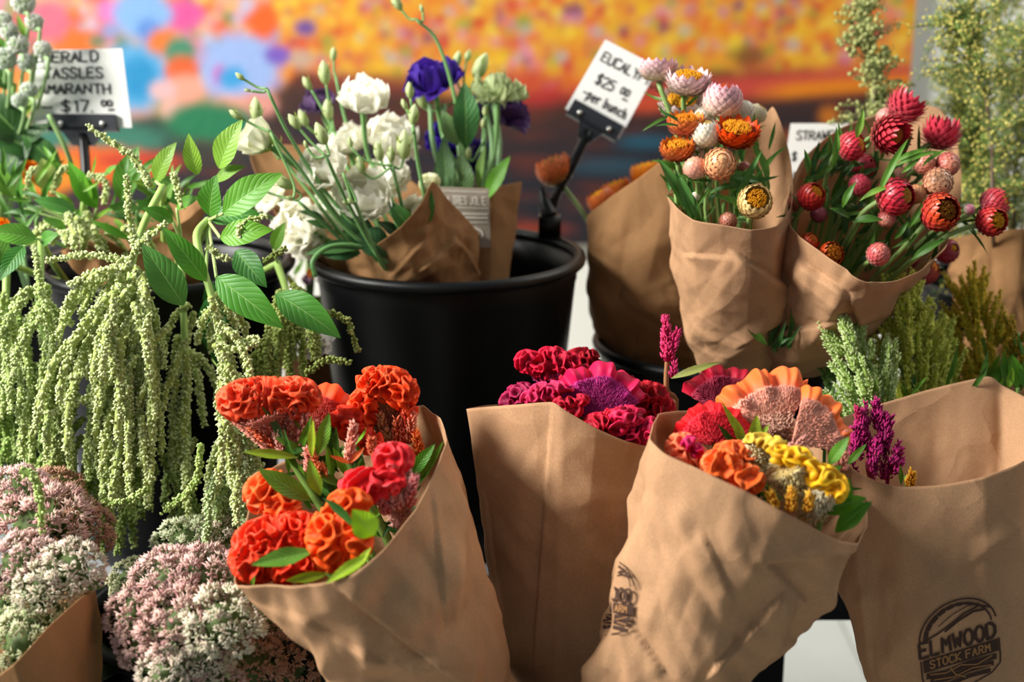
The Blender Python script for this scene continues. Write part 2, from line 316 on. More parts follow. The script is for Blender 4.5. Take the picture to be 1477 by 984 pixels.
# ------------------------------------------------------------------ kraft wraps
def closed_crv(pts, n, k=.5):
    p = np.asarray(pts, float); m = len(p); L = np.linalg.norm(np.roll(p, -1, 0)-p, axis=1); cum = np.concatenate([[0], np.cumsum(L)]); s = np.linspace(0, cum[-1], n, endpoint=False)
    i = np.clip(np.searchsorted(cum, s, 'right')-1, 0, m-1); t = ((s-cum[i])/L[i])[:, None]
    a, b, c, d = p[(i-1) % m], p[i], p[(i+1) % m], p[(i+2) % m]
    cr = .5*((2*b)+(c-a)*t+(2*a-5*b+4*c-d)*t**2+(3*b-a-3*c+d)*t**3); return cr*k+(b*(1-t)+c*t)*(1-k)
def wrap(label, rim, base, bulge=.0, cr=.006, seed=1, m=None, NU=300, NV=120, name='kraft_wrap', pw=1.0, folds=(), mids=None):
    R = np.array([P(*q) for q in rim]); R = closed_crv(R, NU)
    bx, by, bd, brx, bry = base; Bc = P(bx, by, bd); cen = R.mean(0)
    rel = R-cen; a = np.arctan2((rel@FW)/max(np.ptp(rel@FW), 1e-6), (rel@RT)/max(np.ptp(rel@RT), 1e-6))
    a = np.unwrap(a); k = np.arange(NU)/NU
    tgt = a[0]+np.sign(a[-1]-a[0])*2*PI*k; a = a*.75+tgt*.25
    Bq = Bc+np.cos(a)[:, None]*RT*brx*bd/FPX+np.sin(a)[:, None]*nrm(FW+UP*SP)*bry
    v = np.linspace(0, 1, NV)[:, None, None]; vv = v**pw
    S = R[None]*(1-vv)+Bq[None]*vv; ax = (R.mean(0)[None]*(1-v[:, 0])+Bc*v[:, 0])[:, None]
    out = nrm(S-ax); S = S+out*bulge*np.sin(PI*np.clip(v, 0, 1))
    if mids is not None:                    # waisted or swollen rings, (height, widening)
        S = ax+(S-ax)*np.interp(v[:, 0, 0], [q[0] for q in mids], [q[1] for q in mids])[:, None, None]
    rg = np.random.default_rng(seed); D = 0
    for i in range(9):
        nn = nrm(rg.normal(size=3)*[1, 1, .7]); fq = rg.uniform(7, 26); x = (S@nn)*fq+rg.uniform(0, 9); tri = np.abs((x % 1)*2-1)
        msk = np.clip(noise(S*rg.uniform(7, 13)+i*3.7)*3.2+.15, 0, 1); D = D+(tri-.5)*msk*9/fq
    for i in range(5):
        nn = nrm(rg.normal(size=3)); fq = rg.uniform(30, 60); x = (S@nn)*fq+rg.uniform(0, 9); tri = np.abs((x % 1)*2-1); msk = np.clip(noise(S*16+i*9.1)*4-.2, 0, 1); D = D+(tri-.5)*msk*9/fq*.9
    D = D*cr*1.5*(.25+.75*np.clip(v[..., 0]*5, 0, 1)); S = S+out*D[..., None]
    if folds:
        q = pix(S); front = ((S-ax)@FW < 0)
        for (x0, y0, x1, y1, h, w_) in folds:          # a pleat: the paper steps forward on the right hand side of the line and dies away
            e = np.array([x1-x0, y1-y0]); Le = np.hypot(*e); e = e/Le; dx, dy = q[..., 0]-x0, q[..., 1]-y0; tt = (dx*e[0]+dy*e[1])/Le; sg = (dx*-e[1]+dy*e[0])
            k = np.clip(sg/2.5+.5, 0, 1)*np.exp(-np.clip(sg, 0, 999)/w_)*np.clip(tt*6, 0, 1)*np.clip((1.02-tt)*6, 0, 1)*front; S = S+out*(k*h)[..., None]
    W = G(); root = thing(name, Bq.mean(0), label, 'paper wrap', 'kraft paper wraps')
    W.add(S.reshape(-1, 3), grid(NV, NU, True)); o = W.build('paper_sheet', m or M_kraft, root)
    sm = o.modifiers.new('thickness', 'SOLIDIFY'); sm.thickness = .0007
    bvh = BVHTree.FromPolygons([Vector(q) for q in S.reshape(-1, 3)], grid(NV, NU, True).tolist())
    return root, bvh, Bc
def prism_sheet(parent, pts, name='fold', m=None, th=.0008, nz_=.003, seed=0, n=14):   # a folded paper flap, quad patch from four corner points with curvature
    c = np.array([P(*q) for q in pts]); u = np.linspace(0, 1, n); U, V = np.meshgrid(u, u)
    S = (c[0]*((1-U)*(1-V))[..., None]+c[1]*(U*(1-V))[..., None]+c[2]*(U*V)[..., None]+c[3]*((1-U)*V)[..., None])
    nn = nrm(np.cross(c[1]-c[0], c[3]-c[0])); S = S+nn*((noise(S*14+seed)*nz_*3+np.sin(U*PI)*nz_*2)[..., None])
    g = G(); g.add(S.reshape(-1, 3), grid(n, n)); o = g.build(name, m or M_kraft, parent); sm = o.modifiers.new('thickness', 'SOLIDIFY'); sm.thickness = th; return o
W = {}
W['A'] = wrap('kraft paper cone around the orange cockscombs, front left', [(342, 836, 1.13), (357, 845, 1.10), (400, 845, 1.085), (455, 842, 1.07), (505, 826, 1.07), (555, 789, 1.08), (597, 738, 1.10), (628, 682, 1.14), (643, 635, 1.19), (634, 604, 1.25), (610, 584, 1.30), (560, 600, 1.33), (470, 640, 1.34), (400, 670, 1.30), (370, 695, 1.25), (350, 760, 1.18)],
              (772, 1210, 1.22, 42, .035), bulge=.0, cr=.010, seed=4, folds=[(660, 984, 480, 840, .006, 70), (420, 880, 560, 960, .005, 40), (640, 900, 620, 700, .004, 50)])
W['B'] = wrap('kraft paper cone around the crimson cockscombs, centre front', [(674, 590, 1.33), (690, 588, 1.305), (740, 584, 1.275), (796, 580, 1.26), (815, 592, 1.255), (860, 618, 1.255), (905, 637, 1.27), (950, 645, 1.31), (962, 610, 1.40), (900, 590, 1.46), (800, 580, 1.47), (700, 585, 1.42)],
              (795, 1150, 1.33, 34, .03), bulge=.004, cr=.004, seed=9, mids=[(0, 1), (.25, .97), (.6, .92), (1, 1)], folds=[(768, 984, 797, 583, .004, 60), (700, 700, 740, 984, .004, 40)])
W['C'] = wrap('kraft paper cone around the mixed cockscombs, centre right front', [(943, 612, 1.16), (938, 634, 1.12), (960, 655, 1.10), (1010, 678, 1.08), (1070, 706, 1.07), (1130, 738, 1.07), (1185, 766, 1.09), (1240, 783, 1.13), (1251, 732, 1.20), (1232, 690, 1.26), (1200, 640, 1.30), (1140, 600, 1.31), (1060, 580, 1.29), (990, 590, 1.24), (955, 600, 1.20)],
              (862, 1180, 1.17, 70, .045), bulge=.0, cr=.012, seed=22, mids=[(0, 1), (.3, .99), (.55, 1.0), (1, 1)], folds=[(1240, 792, 1085, 812, .008, 34), (1095, 800, 1165, 870, .005, 22), (1010, 984, 1130, 850, .007, 60), (1010, 760, 1060, 870, .004, 26), (905, 890, 960, 970, .005, 24)])
W['D'] = wrap('stamped kraft paper cone at right with magenta plume in it', [(1165, 625, 1.28), (1200, 655, 1.24), (1245, 685, 1.22), (1290, 701, 1.205), (1350, 700, 1.20), (1420, 688, 1.20), (1477, 664, 1.22), (1535, 630, 1.27), (1540, 600, 1.33), (1490, 578, 1.40), (1445, 556, 1.43), (1425, 543, 1.43), (1340, 562, 1.42), (1250, 589, 1.40), (1190, 612, 1.34)],
              (1395, 1190, 1.26, 85, .04), bulge=.0, cr=.005, seed=33, mids=[(0, 1), (.35, 1.06), (.6, 1.04), (1, 1)], folds=[(1240, 760, 1262, 984, .004, 60), (1477, 760, 1330, 860, .003, 50)])
W['K'] = wrap('shaded kraft paper cone in the lower left corner', [(137, 852, 1.22), (118, 862, 1.16), (70, 905, 1.12), (20, 958, 1.10), (-60, 1010, 1.12), (-130, 960, 1.2), (-60, 880, 1.28), (60, 850, 1.28)], (110, 1240, 1.19, 60, .04), cr=.005, seed=5, m=M_kraft2)
W['F'] = wrap('kraft paper cone around the pale and orange strawflowers', [(962, 281, 1.47), (978, 300, 1.43), (1000, 317, 1.41), (1040, 324, 1.395), (1085, 331, 1.39), (1120, 326, 1.40), (1140, 300, 1.43), (1143, 265, 1.48), (1137, 215, 1.51), (1124, 170, 1.53), (1114, 153, 1.54), (1095, 180, 1.55), (1060, 220, 1.55), (1010, 255, 1.54), (975, 275, 1.51)],
              (1062, 540, 1.56, 48, .03), bulge=.004, cr=.006, seed=14, mids=[(0, 1), (.4, 1.05), (.7, 1.1), (1, 1)], folds=[(1052, 358, 1166, 430, .010, 90), (1164, 424, 1062, 502, .007, 60), (985, 366, 1058, 370, .004, 30)])
W['G'] = wrap('kraft paper cone around the red strawflowers', [(1136, 318, 1.44), (1150, 338, 1.41), (1175, 358, 1.39), (1210, 381, 1.375), (1240, 400, 1.37), (1265, 406, 1.375), (1295, 404, 1.38), (1330, 388, 1.40), (1362, 358, 1.43), (1382, 310, 1.49), (1386, 245, 1.55), (1376, 190, 1.58), (1354, 156, 1.59), (1320, 152, 1.60), (1270, 164, 1.60), (1215, 184, 1.59), (1165, 222, 1.56), (1142, 262, 1.51)],
              (1135, 530, 1.60, 45, .03), bulge=.01, cr=.008, seed=41, mids=[(0, 1), (.4, .98), (.75, 1.25), (1, 1.2)], folds=[(1150, 372, 1232, 428, .010, 60), (1240, 470, 1226, 420, .010, 40), (1225, 385, 1262, 410, .004, 30), (1105, 480, 1240, 455, .006, 40)])
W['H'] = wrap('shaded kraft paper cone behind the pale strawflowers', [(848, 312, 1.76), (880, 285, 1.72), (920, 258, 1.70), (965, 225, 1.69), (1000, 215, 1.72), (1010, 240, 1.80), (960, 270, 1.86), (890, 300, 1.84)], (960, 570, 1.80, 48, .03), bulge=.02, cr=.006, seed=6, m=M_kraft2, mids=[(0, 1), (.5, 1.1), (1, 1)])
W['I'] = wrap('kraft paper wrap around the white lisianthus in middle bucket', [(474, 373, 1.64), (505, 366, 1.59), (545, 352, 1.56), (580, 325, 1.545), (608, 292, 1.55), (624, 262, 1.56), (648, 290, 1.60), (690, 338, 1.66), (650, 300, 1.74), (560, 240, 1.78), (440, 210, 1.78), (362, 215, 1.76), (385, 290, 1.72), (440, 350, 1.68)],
              (610, 520, 1.68, 60, .04), bulge=.0, cr=.009, seed=51, m=M_kraft2, folds=[(600, 392, 655, 340, .008, 40), (655, 345, 690, 400, .006, 40), (560, 400, 612, 345, .004, 26)])
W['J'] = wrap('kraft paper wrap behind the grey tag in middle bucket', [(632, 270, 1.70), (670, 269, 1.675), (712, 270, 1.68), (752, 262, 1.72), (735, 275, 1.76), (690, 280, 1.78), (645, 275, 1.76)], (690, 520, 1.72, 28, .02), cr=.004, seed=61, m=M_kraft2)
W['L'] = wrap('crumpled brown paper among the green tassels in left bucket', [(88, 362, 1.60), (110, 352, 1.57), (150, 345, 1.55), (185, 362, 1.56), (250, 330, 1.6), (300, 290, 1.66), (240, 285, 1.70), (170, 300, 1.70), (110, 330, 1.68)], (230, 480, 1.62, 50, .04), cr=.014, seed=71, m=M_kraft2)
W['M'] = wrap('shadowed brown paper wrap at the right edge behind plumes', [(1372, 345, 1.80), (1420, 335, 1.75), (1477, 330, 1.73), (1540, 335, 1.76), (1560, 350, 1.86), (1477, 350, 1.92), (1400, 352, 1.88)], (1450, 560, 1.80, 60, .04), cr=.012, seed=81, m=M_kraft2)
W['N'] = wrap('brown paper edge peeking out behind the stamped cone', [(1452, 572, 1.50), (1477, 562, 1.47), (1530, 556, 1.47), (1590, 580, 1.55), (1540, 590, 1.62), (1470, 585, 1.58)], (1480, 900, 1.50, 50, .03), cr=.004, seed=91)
W['Q'] = wrap('shaded brown paper bundle standing between the left and middle buckets', [(405, 430, 1.88), (440, 425, 1.86), (500, 432, 1.86), (520, 440, 1.92), (460, 438, 1.98), (410, 436, 1.95)], (465, 760, 1.90, 45, .04), cr=.006, seed=95, m=M_kraft2)
# folded flap on the lisianthus paper

# ------------------------------------------------------------------ lettering
FONT = {'A': ['0,0 2,6 4,0', '.8,2.2 3.2,2.2'], 'B': ['0,0 0,6 3,6 3.6,4.6 2.6,3.2 0,3.1', '2.6,3.2 4,2 3.2,0 0,0'], 'C': ['4,5 3,6 1,6 0,4.5 0,1.5 1,0 3,0 4,1'], 'D': ['0,0 0,6 2.4,6 4,4.4 4,1.6 2.4,0 0,0'], 'E': ['4,6 0,6 0,0 4,0', '0,3.1 3,3.1'],
        'F': ['4,6 0,6 0,0', '0,3.1 3,3.1'], 'I': ['2,0 2,6'], 'J': ['3.4,6 3.4,1.2 2.4,0 1,0 0,1.2'], 'K': ['0,0 0,6', '4,6 0,2.8 4,0'], 'L': ['0,6 0,0 3.6,0'], 'M': ['0,0 .3,6 2,2.4 3.7,6 4,0'], 'N': ['0,0 0,6 4,0 4,6'], 'O': ['1.2,0 0,1.6 0,4.4 1.2,6 2.8,6 4,4.4 4,1.6 2.8,0 1.2,0'],
        'P': ['0,0 0,6 3,6 4,4.8 3,3 0,2.8'], 'R': ['0,0 0,6 3,6 4,4.7 3,3.2 0,3', '1.8,3 4,0'], 'S': ['4,5 3,6 1,6 0,4.8 1,3.4 3,2.7 4,1.4 3,0 1,0 0,1'], 'T': ['0,6 4,6', '2,6 2,0'], 'U': ['0,6 0,1.4 1.2,0 2.8,0 4,1.4 4,6'], 'W': ['0,6 1,0 2,4.2 3,0 4,6'], 'X': ['0,0 4,6', '0,6 4,0'], 'Y': ['0,6 2,3 4,6', '2,3 2,0'], 'H': ['0,0 0,6', '4,0 4,6', '0,3 4,3'],
        '$': ['4,5 3,5.8 1,5.6 0,4.5 1,3.3 3,2.8 4,1.6 3,.3 1,.2 0,1', '2,6.8 2,-.6'], '1': ['1,4.8 2.2,6 2.2,0'], '7': ['0,6 4,6 1.4,0'], '2': ['0,4.8 1,6 3,6 4,4.6 3,3 0,0 4,0'], '5': ['3.8,6 .4,6 .2,3.4 2.6,3.8 4,2.2 3,.2 1,0 0,.8'], '0': ['1.2,0 0,1.6 0,4.4 1.2,6 2.8,6 4,4.4 4,1.6 2.8,0 1.2,0'], '.': ['0,0 .3,.3'], '-': ['0,3 3.4,3'], '/': ['0,0 3,6'],
        'p': ['0,-2 .3,4', '.2,3 1.4,4 3,3.4 3,1.2 1.6,0 .3,.8'], 'e': ['.2,2 3.4,2.2 2.8,3.8 1,3.8 0,2 1,0 3.2,.4'], 'r': ['0,4 .3,0', '.2,2.6 1.4,4 2.8,3.8'], 'b': ['0,6 .2,0', '.2,1 1.6,0 3.2,1.2 3,3.2 1.6,3.8 .2,2.8'], 'u': ['0,4 .3,.8 1.6,0 3,1 3.2,4', '3.2,4 3.4,0'], 'n': ['0,4 .2,0', '.2,2.6 1.6,4 3,3 3.2,0'], 'c': ['3,3.4 1.4,4 0,2 1.2,0 3,.6'], 'h': ['0,6 .2,0', '.2,2.6 1.6,4 3,3 3.2,0'], "'": ['0,6 .6,5']}
def strokes(text, x0, y0, h, sp=1.35, wob=0, squash=1.0, rg=random):
    out = []; x = x0; s = h/6
    for ch in text:
        if ch == ' ': x += 1.6*s*squash*(1 if '$' in text else 2); continue
        jx, jy = rg.uniform(-wob, wob)*h, rg.uniform(-wob, wob)*h
        for st in FONT[ch]:
            out.append([(x+jx+float(a)*s*squash+rg.uniform(-wob, wob)*h*.3, y0+jy+float(b)*s+rg.uniform(-wob, wob)*h*.3) for a, b in (q.split(',') for q in st.split())])
        x += (4+sp)*s*squash*(0.45 if ch in ".1I'" else 1)
    return out, x
def ribbons(g, lines, wd, mp, col=(1, 1, 1), sub=3):
    for ln in lines:
        p = np.asarray(ln, float); q = [p[0]]
        for a, b in zip(p[:-1], p[1:]): q += [a+(b-a)*k/sub for k in range(1, sub+1)]
        q = np.array(q); d = np.gradient(q, axis=0); d = d/(np.linalg.norm(d, axis=1, keepdims=True)+1e-9); n = np.stack([-d[:, 1], d[:, 0]], -1)*wd/2
        q[0] -= d[0]*wd*.3; q[-1] += d[-1]*wd*.3
        v = np.array([mp(x, y) for pair in zip(q+n, q-n) for x, y in pair]); k = np.arange(len(q)-1)*2; ok = ~np.isnan(v[:, 0]); k = k[ok[k] & ok[k+1] & ok[k+2] & ok[k+3]]; v = np.nan_to_num(v)
        if not len(k): continue
        g.add(v, np.stack([k, k+1, k+3, k+2], -1), col)
def surf(bvh, off=.002):
    def f(x, y):
        r = Vector(P(x, y, 1)-CAM).normalized(); h = bvh.ray_cast(Vector(CAM), r); 
        return np.array(h[0]-r*off) if h[0] is not None else np.full(3, np.nan)
    return f
# stamps
def stamp(root, bvh, org, ux, uy, off=.002):
    S = surf(bvh, off); org = np.array(org, float); ux = np.array(ux, float); uy = np.array(uy, float)
    mp = lambda x, y: S(*(org+ux*x+uy*y)); top = surf(bvh, off+.0005); mt = lambda x, y: top(*(org+ux*x+uy*y))
    g = G(); gl = G()
    arc = lambda rx, ry, a0, a1, cy=5.0: [(5+rx*math.cos(math.radians(a)), cy+ry*math.sin(math.radians(a))) for a in np.linspace(a0, a1, 22)]
    ribbons(g, [arc(5, 4.6, 180, 8)], .22, mp, sub=1)
    inner = arc(4.45, 4.05, 178, 6)
    for i, (p_, wd) in enumerate(zip(zip(inner[:-1], inner[1:]), [.7, .9, .5, .95, .6, 1.0, .55, .9, .5, .8, .5, .7, .45, .6, .4, .5, .35, .4, .35, .3, .3])):
        ribbons(g, [[(a-(a-5)*wd*.05, b-wd*.2) for a, b in p_]], wd*.7, mp, sub=1)
    ribbons(g, [[(.9, 5.15), (2.2, 5.5), (4, 6.3), (6, 7.4), (8, 7.9), (9.3, 7.2)]], .26, mp); ribbons(g, [[(2.6, 6.6), (4.5, 7.7), (6.5, 8.3), (8, 8.2)]], .14, mp); ribbons(g, [[(3.4, 5.6), (5.2, 6.6), (7.2, 7.3), (8.6, 7.1)]], .34, mp)
    s, xe = strokes('ELMWOOD', 0, 0, 2.1, sp=1.6, squash=.72); k = 10.2/xe
    ribbons(g, [[(a*k-.1, 2.75+b) for a, b in l] for l in s], .42, mp, sub=2)
    ribbons(g, [[(.15, 4.85), (9.9, 4.95)], ], .0001, mp)
    ribbons(g, [[(.75, 1.45), (9.4, 1.5)]], 1.75, mp, sub=14)
    s, xe = strokes('STOCK FARM', 0, 0, 1.1, sp=1.7, squash=.85); k = 8.0/xe; ribbons(gl, [[(1.1+a*k, .95+b) for a, b in l] for l in s], .2, mt)
    ribbons(g, [[(-.05, 2.3), (-.05, 0), (.1, -1.2), (1.2, -2.2), (5, -3.3), (8.8, -2.2), (10.0, -1.1), (10.1, 0), (10.1, 2.4)]], .2, mp)
    for yy, wd in ((-.05, .8), (-.9, .7), (-1.8, .6)): ribbons(g, [[(.7-yy*.5, yy), (3, yy-.25), (6, yy+.1), (9.4+yy*.5, yy)]], wd, mp, sub=6)
    ribbons(gl, [[(1, .1), (3, -.3), (5, .2), (7, -.4), (9, .2)], [(1.4, -.8), (4, -1.2), (6.4, -.7), (8.8, -1.1)], [(3.6, .2), (4.2, -.9), (5.4, -1.7)]], .16, mt)
    tag(g.build('printed_stamp', M_stamp, root, False), kind='stuff'); tag(gl.build('stamp_lettering', M_stampgap, root, False), kind='stuff')
stamp(W['D'][0], W['D'][1], (1331, 978), (11.1, -3.35), (-.9, -9.9))
stamp(W['C'][0], W['C'][1], (836, 884), (7.6, .9), (.4, -8.6), .0045)
# tag on wrap J
tagc = [P(633, 269, 1.655), P(705, 272, 1.655), P(708, 357, 1.66), P(640, 357, 1.66)]
tr = thing('grey_card_tag', tagc[3], 'small grey printed card tag stuck on paper in middle bucket', 'tag'); g = G(); slab(g, tagc, .0012); g.build('card', M_tag, tr, False)
def quadmap(c, off=.0008):
    c = np.array(c)
    return lambda u, v: (c[3]*(1-u)+c[2]*u)*(1-v)+(c[0]*(1-u)+c[1]*u)*v-FW*off
mp = quadmap(tagc); g = G()
s, xe = strokes('A TRES JOLIE', 0, 0, 1); ribbons(g, [[(.14+a*.8/xe, .72+b*.13) for a, b in l] for l in s], .016, mp)
ribbons(g, [[(.04, .93), (.95, .93)], [(.04, .66), (.95, .66)]], .012, mp); ribbons(g, [[(.05, .56), (.95, .56)], [(.05, .50), (.95, .50)]], .028, mp); ribbons(g, [[(.05, .42), (.95, .42)]], .014, mp)
ribbons(g, [[(.5+.34*math.cos(a), .22+.13*math.sin(a)) for a in np.linspace(-.4, 5.2, 20)]], .035, mp); ribbons(g, [[(.3, .2), (.4, .28), (.5, .18), (.62, .26), (.75, .2)]], .03, mp); g.build('print', M_tagprint, tr, False)
# sign cards
def sign(label, corners, d, lines, clip_u=(.12, .88), stake=None, neck=True):
    c = [P(x, y, d) for x, y in corners]; root = thing('sign_card', P(*stake[-1]), label, 'sign', 'handwritten sign cards'); g = G(); slab(g, c, .0015); g.build('card', M_card, root, False)
    mp = quadmap(c); g = G()
    for (txt, u, v, h, width, wb, ul) in lines:
        s, xe = strokes(txt, 0, 0, 1, wob=wb, rg=random.Random(hash_(txt))); ribbons(g, [[(u+a*width/xe, v+b*h) for a, b in l] for l in s], .021, mp)
        if ul: ribbons(g, [[(u+width*.55, v-.05), (u+width, v-.045)]], .024, mp)
    g.build('handwriting', M_ink, root, False)
    q = quadmap(c, .006); cl = [q(clip_u[0], .16), q(clip_u[1], .16), q(clip_u[1], -.05), q(clip_u[0], -.05)]; g = G(); slab(g, cl, .014); g.build('clip', M_clip, root, False)
    um = .5*(clip_u[0]+clip_u[1]); g = G(); slab(g, [q(um-.24, .0), q(um+.24, .0), q(um+.10, -.24), q(um-.10, -.24)], .008); g.build('clip_neck', M_clip, root, False)
    for k in (.2, .8):
        r = q(clip_u[0]+(clip_u[1]-clip_u[0])*k, .03)-FW*.002; g = G(); g.add(ICO_V*[.0035, .002, .005]+r, ICO_F); g.build('rivet', M_steel, root)
    g = G(); tube(g, [q(um, -.1)+FW*.003]+[P(*s_) for s_ in stake], .0062, sides=8); g.build('stake', M_black, root); return root, q
def hash_(t): return sum(ord(c_)*(i+3) for i, c_ in enumerate(t))
sign('white card reading emerald tassles amaranth on black clip stake', [(50, 72), (176, 70), (190, 184), (46, 183)], 1.76,
     [('EMERALD', -.02, .84, .13, .76, .04, 0), ('TASSLES', .12, .63, .13, .66, .04, 0), ('AMARANTH', .06, .43, .12, .78, .04, 0), ('$1 7.', .30, .20, .14, .36, .02, 0), ('00', .72, .27, .07, .12, .02, 1), ('-', .1, .2, .1, .16, 0, 0)], (.17, .86), [(124, 260, 1.74), (125, 420, 1.70)])
s2, q2 = sign('tilted white card reading eucalyptus on a black stake', [(873, 57), (950, 97), (893, 201), (815, 157)], 1.80,
     [('EUCALYPTUS', .1, .74, .12, 1.15, .03, 0), ('$25', .2, .46, .13, .34, .03, 0), ('00', .64, .50, .08, .16, .02, 1), ('-per bunch', .12, .24, .12, .82, .04, 0)], (.06, .96), [(822, 245, 1.79), (797, 300, 1.80), (790, 420, 1.8)])
g = G(); box(g, tuple(P(795, 320, 1.79)-[.016, .01, .02]), tuple(P(795, 320, 1.79)+[.012, .01, .008])); tube(g, [P(780, 270, 1.79), P(785, 290, 1.79), P(792, 312, 1.79)], [.002, .008, .012]); g.build('rim_clamp', M_black, s2)
sign('white card reading straw, partly hidden by the paper cones', [(1141, 178), (1225, 178), (1222, 262), (1128, 262)], 1.80,
     [('STRAWFLOWER', .12, .72, .15, 1.2, .04, 0), ('$', .1, .36, .14, .08, .03, 0)], (.15, .8), [(1160, 380, 1.80), (1140, 520, 1.80)])

# ------------------------------------------------------------------ plant parts
def leaf(parent, b, t, wd, col, bend=0.0, face=None, m=None, name='leaf', fold=.25, nu=7, nv=14, shape=1.0, wave=.12, seed=None):
    b, t = np.asarray(b, float), np.asarray(t, float); L = np.linalg.norm(t-b); ax = nrm(t-b)
    face = cdir(random.uniform(-.35, .35), random.uniform(.1, .7), 1) if face is None else face
    n0 = nrm(face-ax*(face@ax)); sd = np.cross(ax, n0); v = np.linspace(0, 1, nv)
    c = b+(t-b)*v[:, None]+n0*(bend*L*4*(v*(1-v)))[:, None]
    prof = np.sin(PI*v**shape)**.85*(1-.25*v); prof[0] = .06; prof[-1] = .0
    u = np.linspace(-1, 1, nu); q = random.uniform(0, 9)
    w_ = prof[:, None]*wd/2*u[None]
    up = (np.abs(u)[None]*prof[:, None]*wd/2*fold + wave*wd*.5*np.sin(v*11+q)[:, None]*(u**2)[None]*np.sign(u)*prof[:, None])
    V = c[:, None]+sd*w_[..., None]+n0*up[..., None]; uv = np.stack(np.broadcast_arrays(u[None]*.5+.5, v[:, None]), -1).reshape(-1, 2)
    cc = np.tile(np.asarray(col)*[1.4, .94, .5], (len(uv), 1))*(1+.12*noise(V.reshape(-1, 3)*60))[:, None]
    g = G(); g.add(V.reshape(-1, 3), grid(nv, nu), cc, uv); return g.build(name, m or M_leaf, parent)
def blades(parent, specs, col, name='leaf'):
    for b, t, wd in specs: leaf(parent, b, t, wd, lin(col) if isinstance(col, str) else col, bend=random.uniform(-.12, .18), m=M_blade, name=name, fold=.4, nu=3, nv=9, wave=.3, shape=.8)
def lump(V, freq, amp): return V*(1+amp*noise(V*freq))[:, None]
def crest(parent, x, y, d, wpx, hpx, ridge, valley, seed=0, freq=112, amp=.0046, tilt=0, name='crest', tip=None, dep=.75, top=1.0):
    s = d/FPX; rx, ry = wpx/2*s, hpx/2*s; rz = min(rx, ry)*dep+.004
    k = max(.2, min(1, min(rx, ry)/.016)); amp = amp*k; rx = max(rx-amp, .002); ry = max(ry-amp, .002)
    nv, nu = int(np.clip(40+ry*1900, 40, 100)), int(np.clip(80+rx*2800, 80, 210))
    th = np.linspace(.02, PI-.02, nv)[:, None]; ph = np.linspace(0, 2*PI, nu, endpoint=False)[None]
    n = np.stack([np.sin(th)*np.cos(ph), np.cos(th)+0*ph, np.sin(th)*np.sin(ph)], -1)    # right, up, toward
    q = n*[rx, ry, rz]; q = q*(1+.16*noise(q*45+seed*7.3))[..., None]
    wp = q+.004*np.stack([noise(q*60+seed+1), noise(q*60+seed+5), noise(q*60+seed+9)], -1)
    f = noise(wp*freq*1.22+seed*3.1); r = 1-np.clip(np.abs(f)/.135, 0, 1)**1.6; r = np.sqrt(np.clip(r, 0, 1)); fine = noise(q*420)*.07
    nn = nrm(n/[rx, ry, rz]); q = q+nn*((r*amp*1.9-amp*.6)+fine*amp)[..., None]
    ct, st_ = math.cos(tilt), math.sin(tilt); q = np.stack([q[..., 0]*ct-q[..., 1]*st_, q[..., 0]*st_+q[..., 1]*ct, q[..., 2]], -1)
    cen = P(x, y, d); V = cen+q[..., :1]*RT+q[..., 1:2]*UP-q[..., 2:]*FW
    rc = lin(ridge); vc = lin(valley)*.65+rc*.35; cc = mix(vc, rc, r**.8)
    if tip is not None: cc = mix(cc, lin(tip), np.clip((r-.9)*10, 0, 1)*np.clip(noise(q*70+seed)*2+.4, 0, 1)*.5)  # pinkish highlight painted on the ridge tops as a lighter colour
    g = G(); g.add(V.reshape(-1, 3), grid(nv, nu, True), cc.reshape(-1, 3)); return g.build(name, M_crest, parent)
def neck(parent, top, bot, r0, r1, col, tipc, n=500, ln=.005, name='bristly_neck', spread=.6):
    top, bot = np.asarray(top), np.asarray(bot); ax = nrm(top-bot); a = nrm(np.cross(ax, [.2, .3, .9])); b = np.cross(ax, a)
    t = RNG.uniform(0, 1, n)**.8; ph = RNG.uniform(0, 2*PI, n); r = r1+(r0-r1)*t**.8; rad = np.cos(ph)[:, None]*a+np.sin(ph)[:, None]*b
    org = bot+(top-bot)*t[:, None]+rad*r[:, None]*.9; g = G(); tube(g, [bot, (top+bot)/2, top], [r1, (r0+r1)/2*.95, r0], lin(col)*.8, sides=10)
    inst(g, SPIN_V, SPIN_F, org, rad+ax*spread+RNG.normal(size=(n, 3))*.25, .0016, ln*RNG.uniform(.7, 1.3, n), jit(lin(col), n), jit(lin(tipc), n)); m = n//5; rr = r0*np.sqrt(RNG.uniform(0, 1, m)); q = RNG.uniform(0, 2*PI, m); inst(g, SPIN_V, SPIN_F, top+(rr*np.cos(q))[:, None]*a+(rr*np.sin(q))[:, None]*b-ax*.001, ax*(1 if spread > 0 else -.2)+(np.cos(q)[:, None]*a+np.sin(q)[:, None]*b)*.6+RNG.normal(size=(m, 3))*.3, .0016, ln, jit(lin(col), m), jit(lin(tipc), m))
    o = g.build(name, M_brist, parent); o['kind'] = 'stuff'; return o
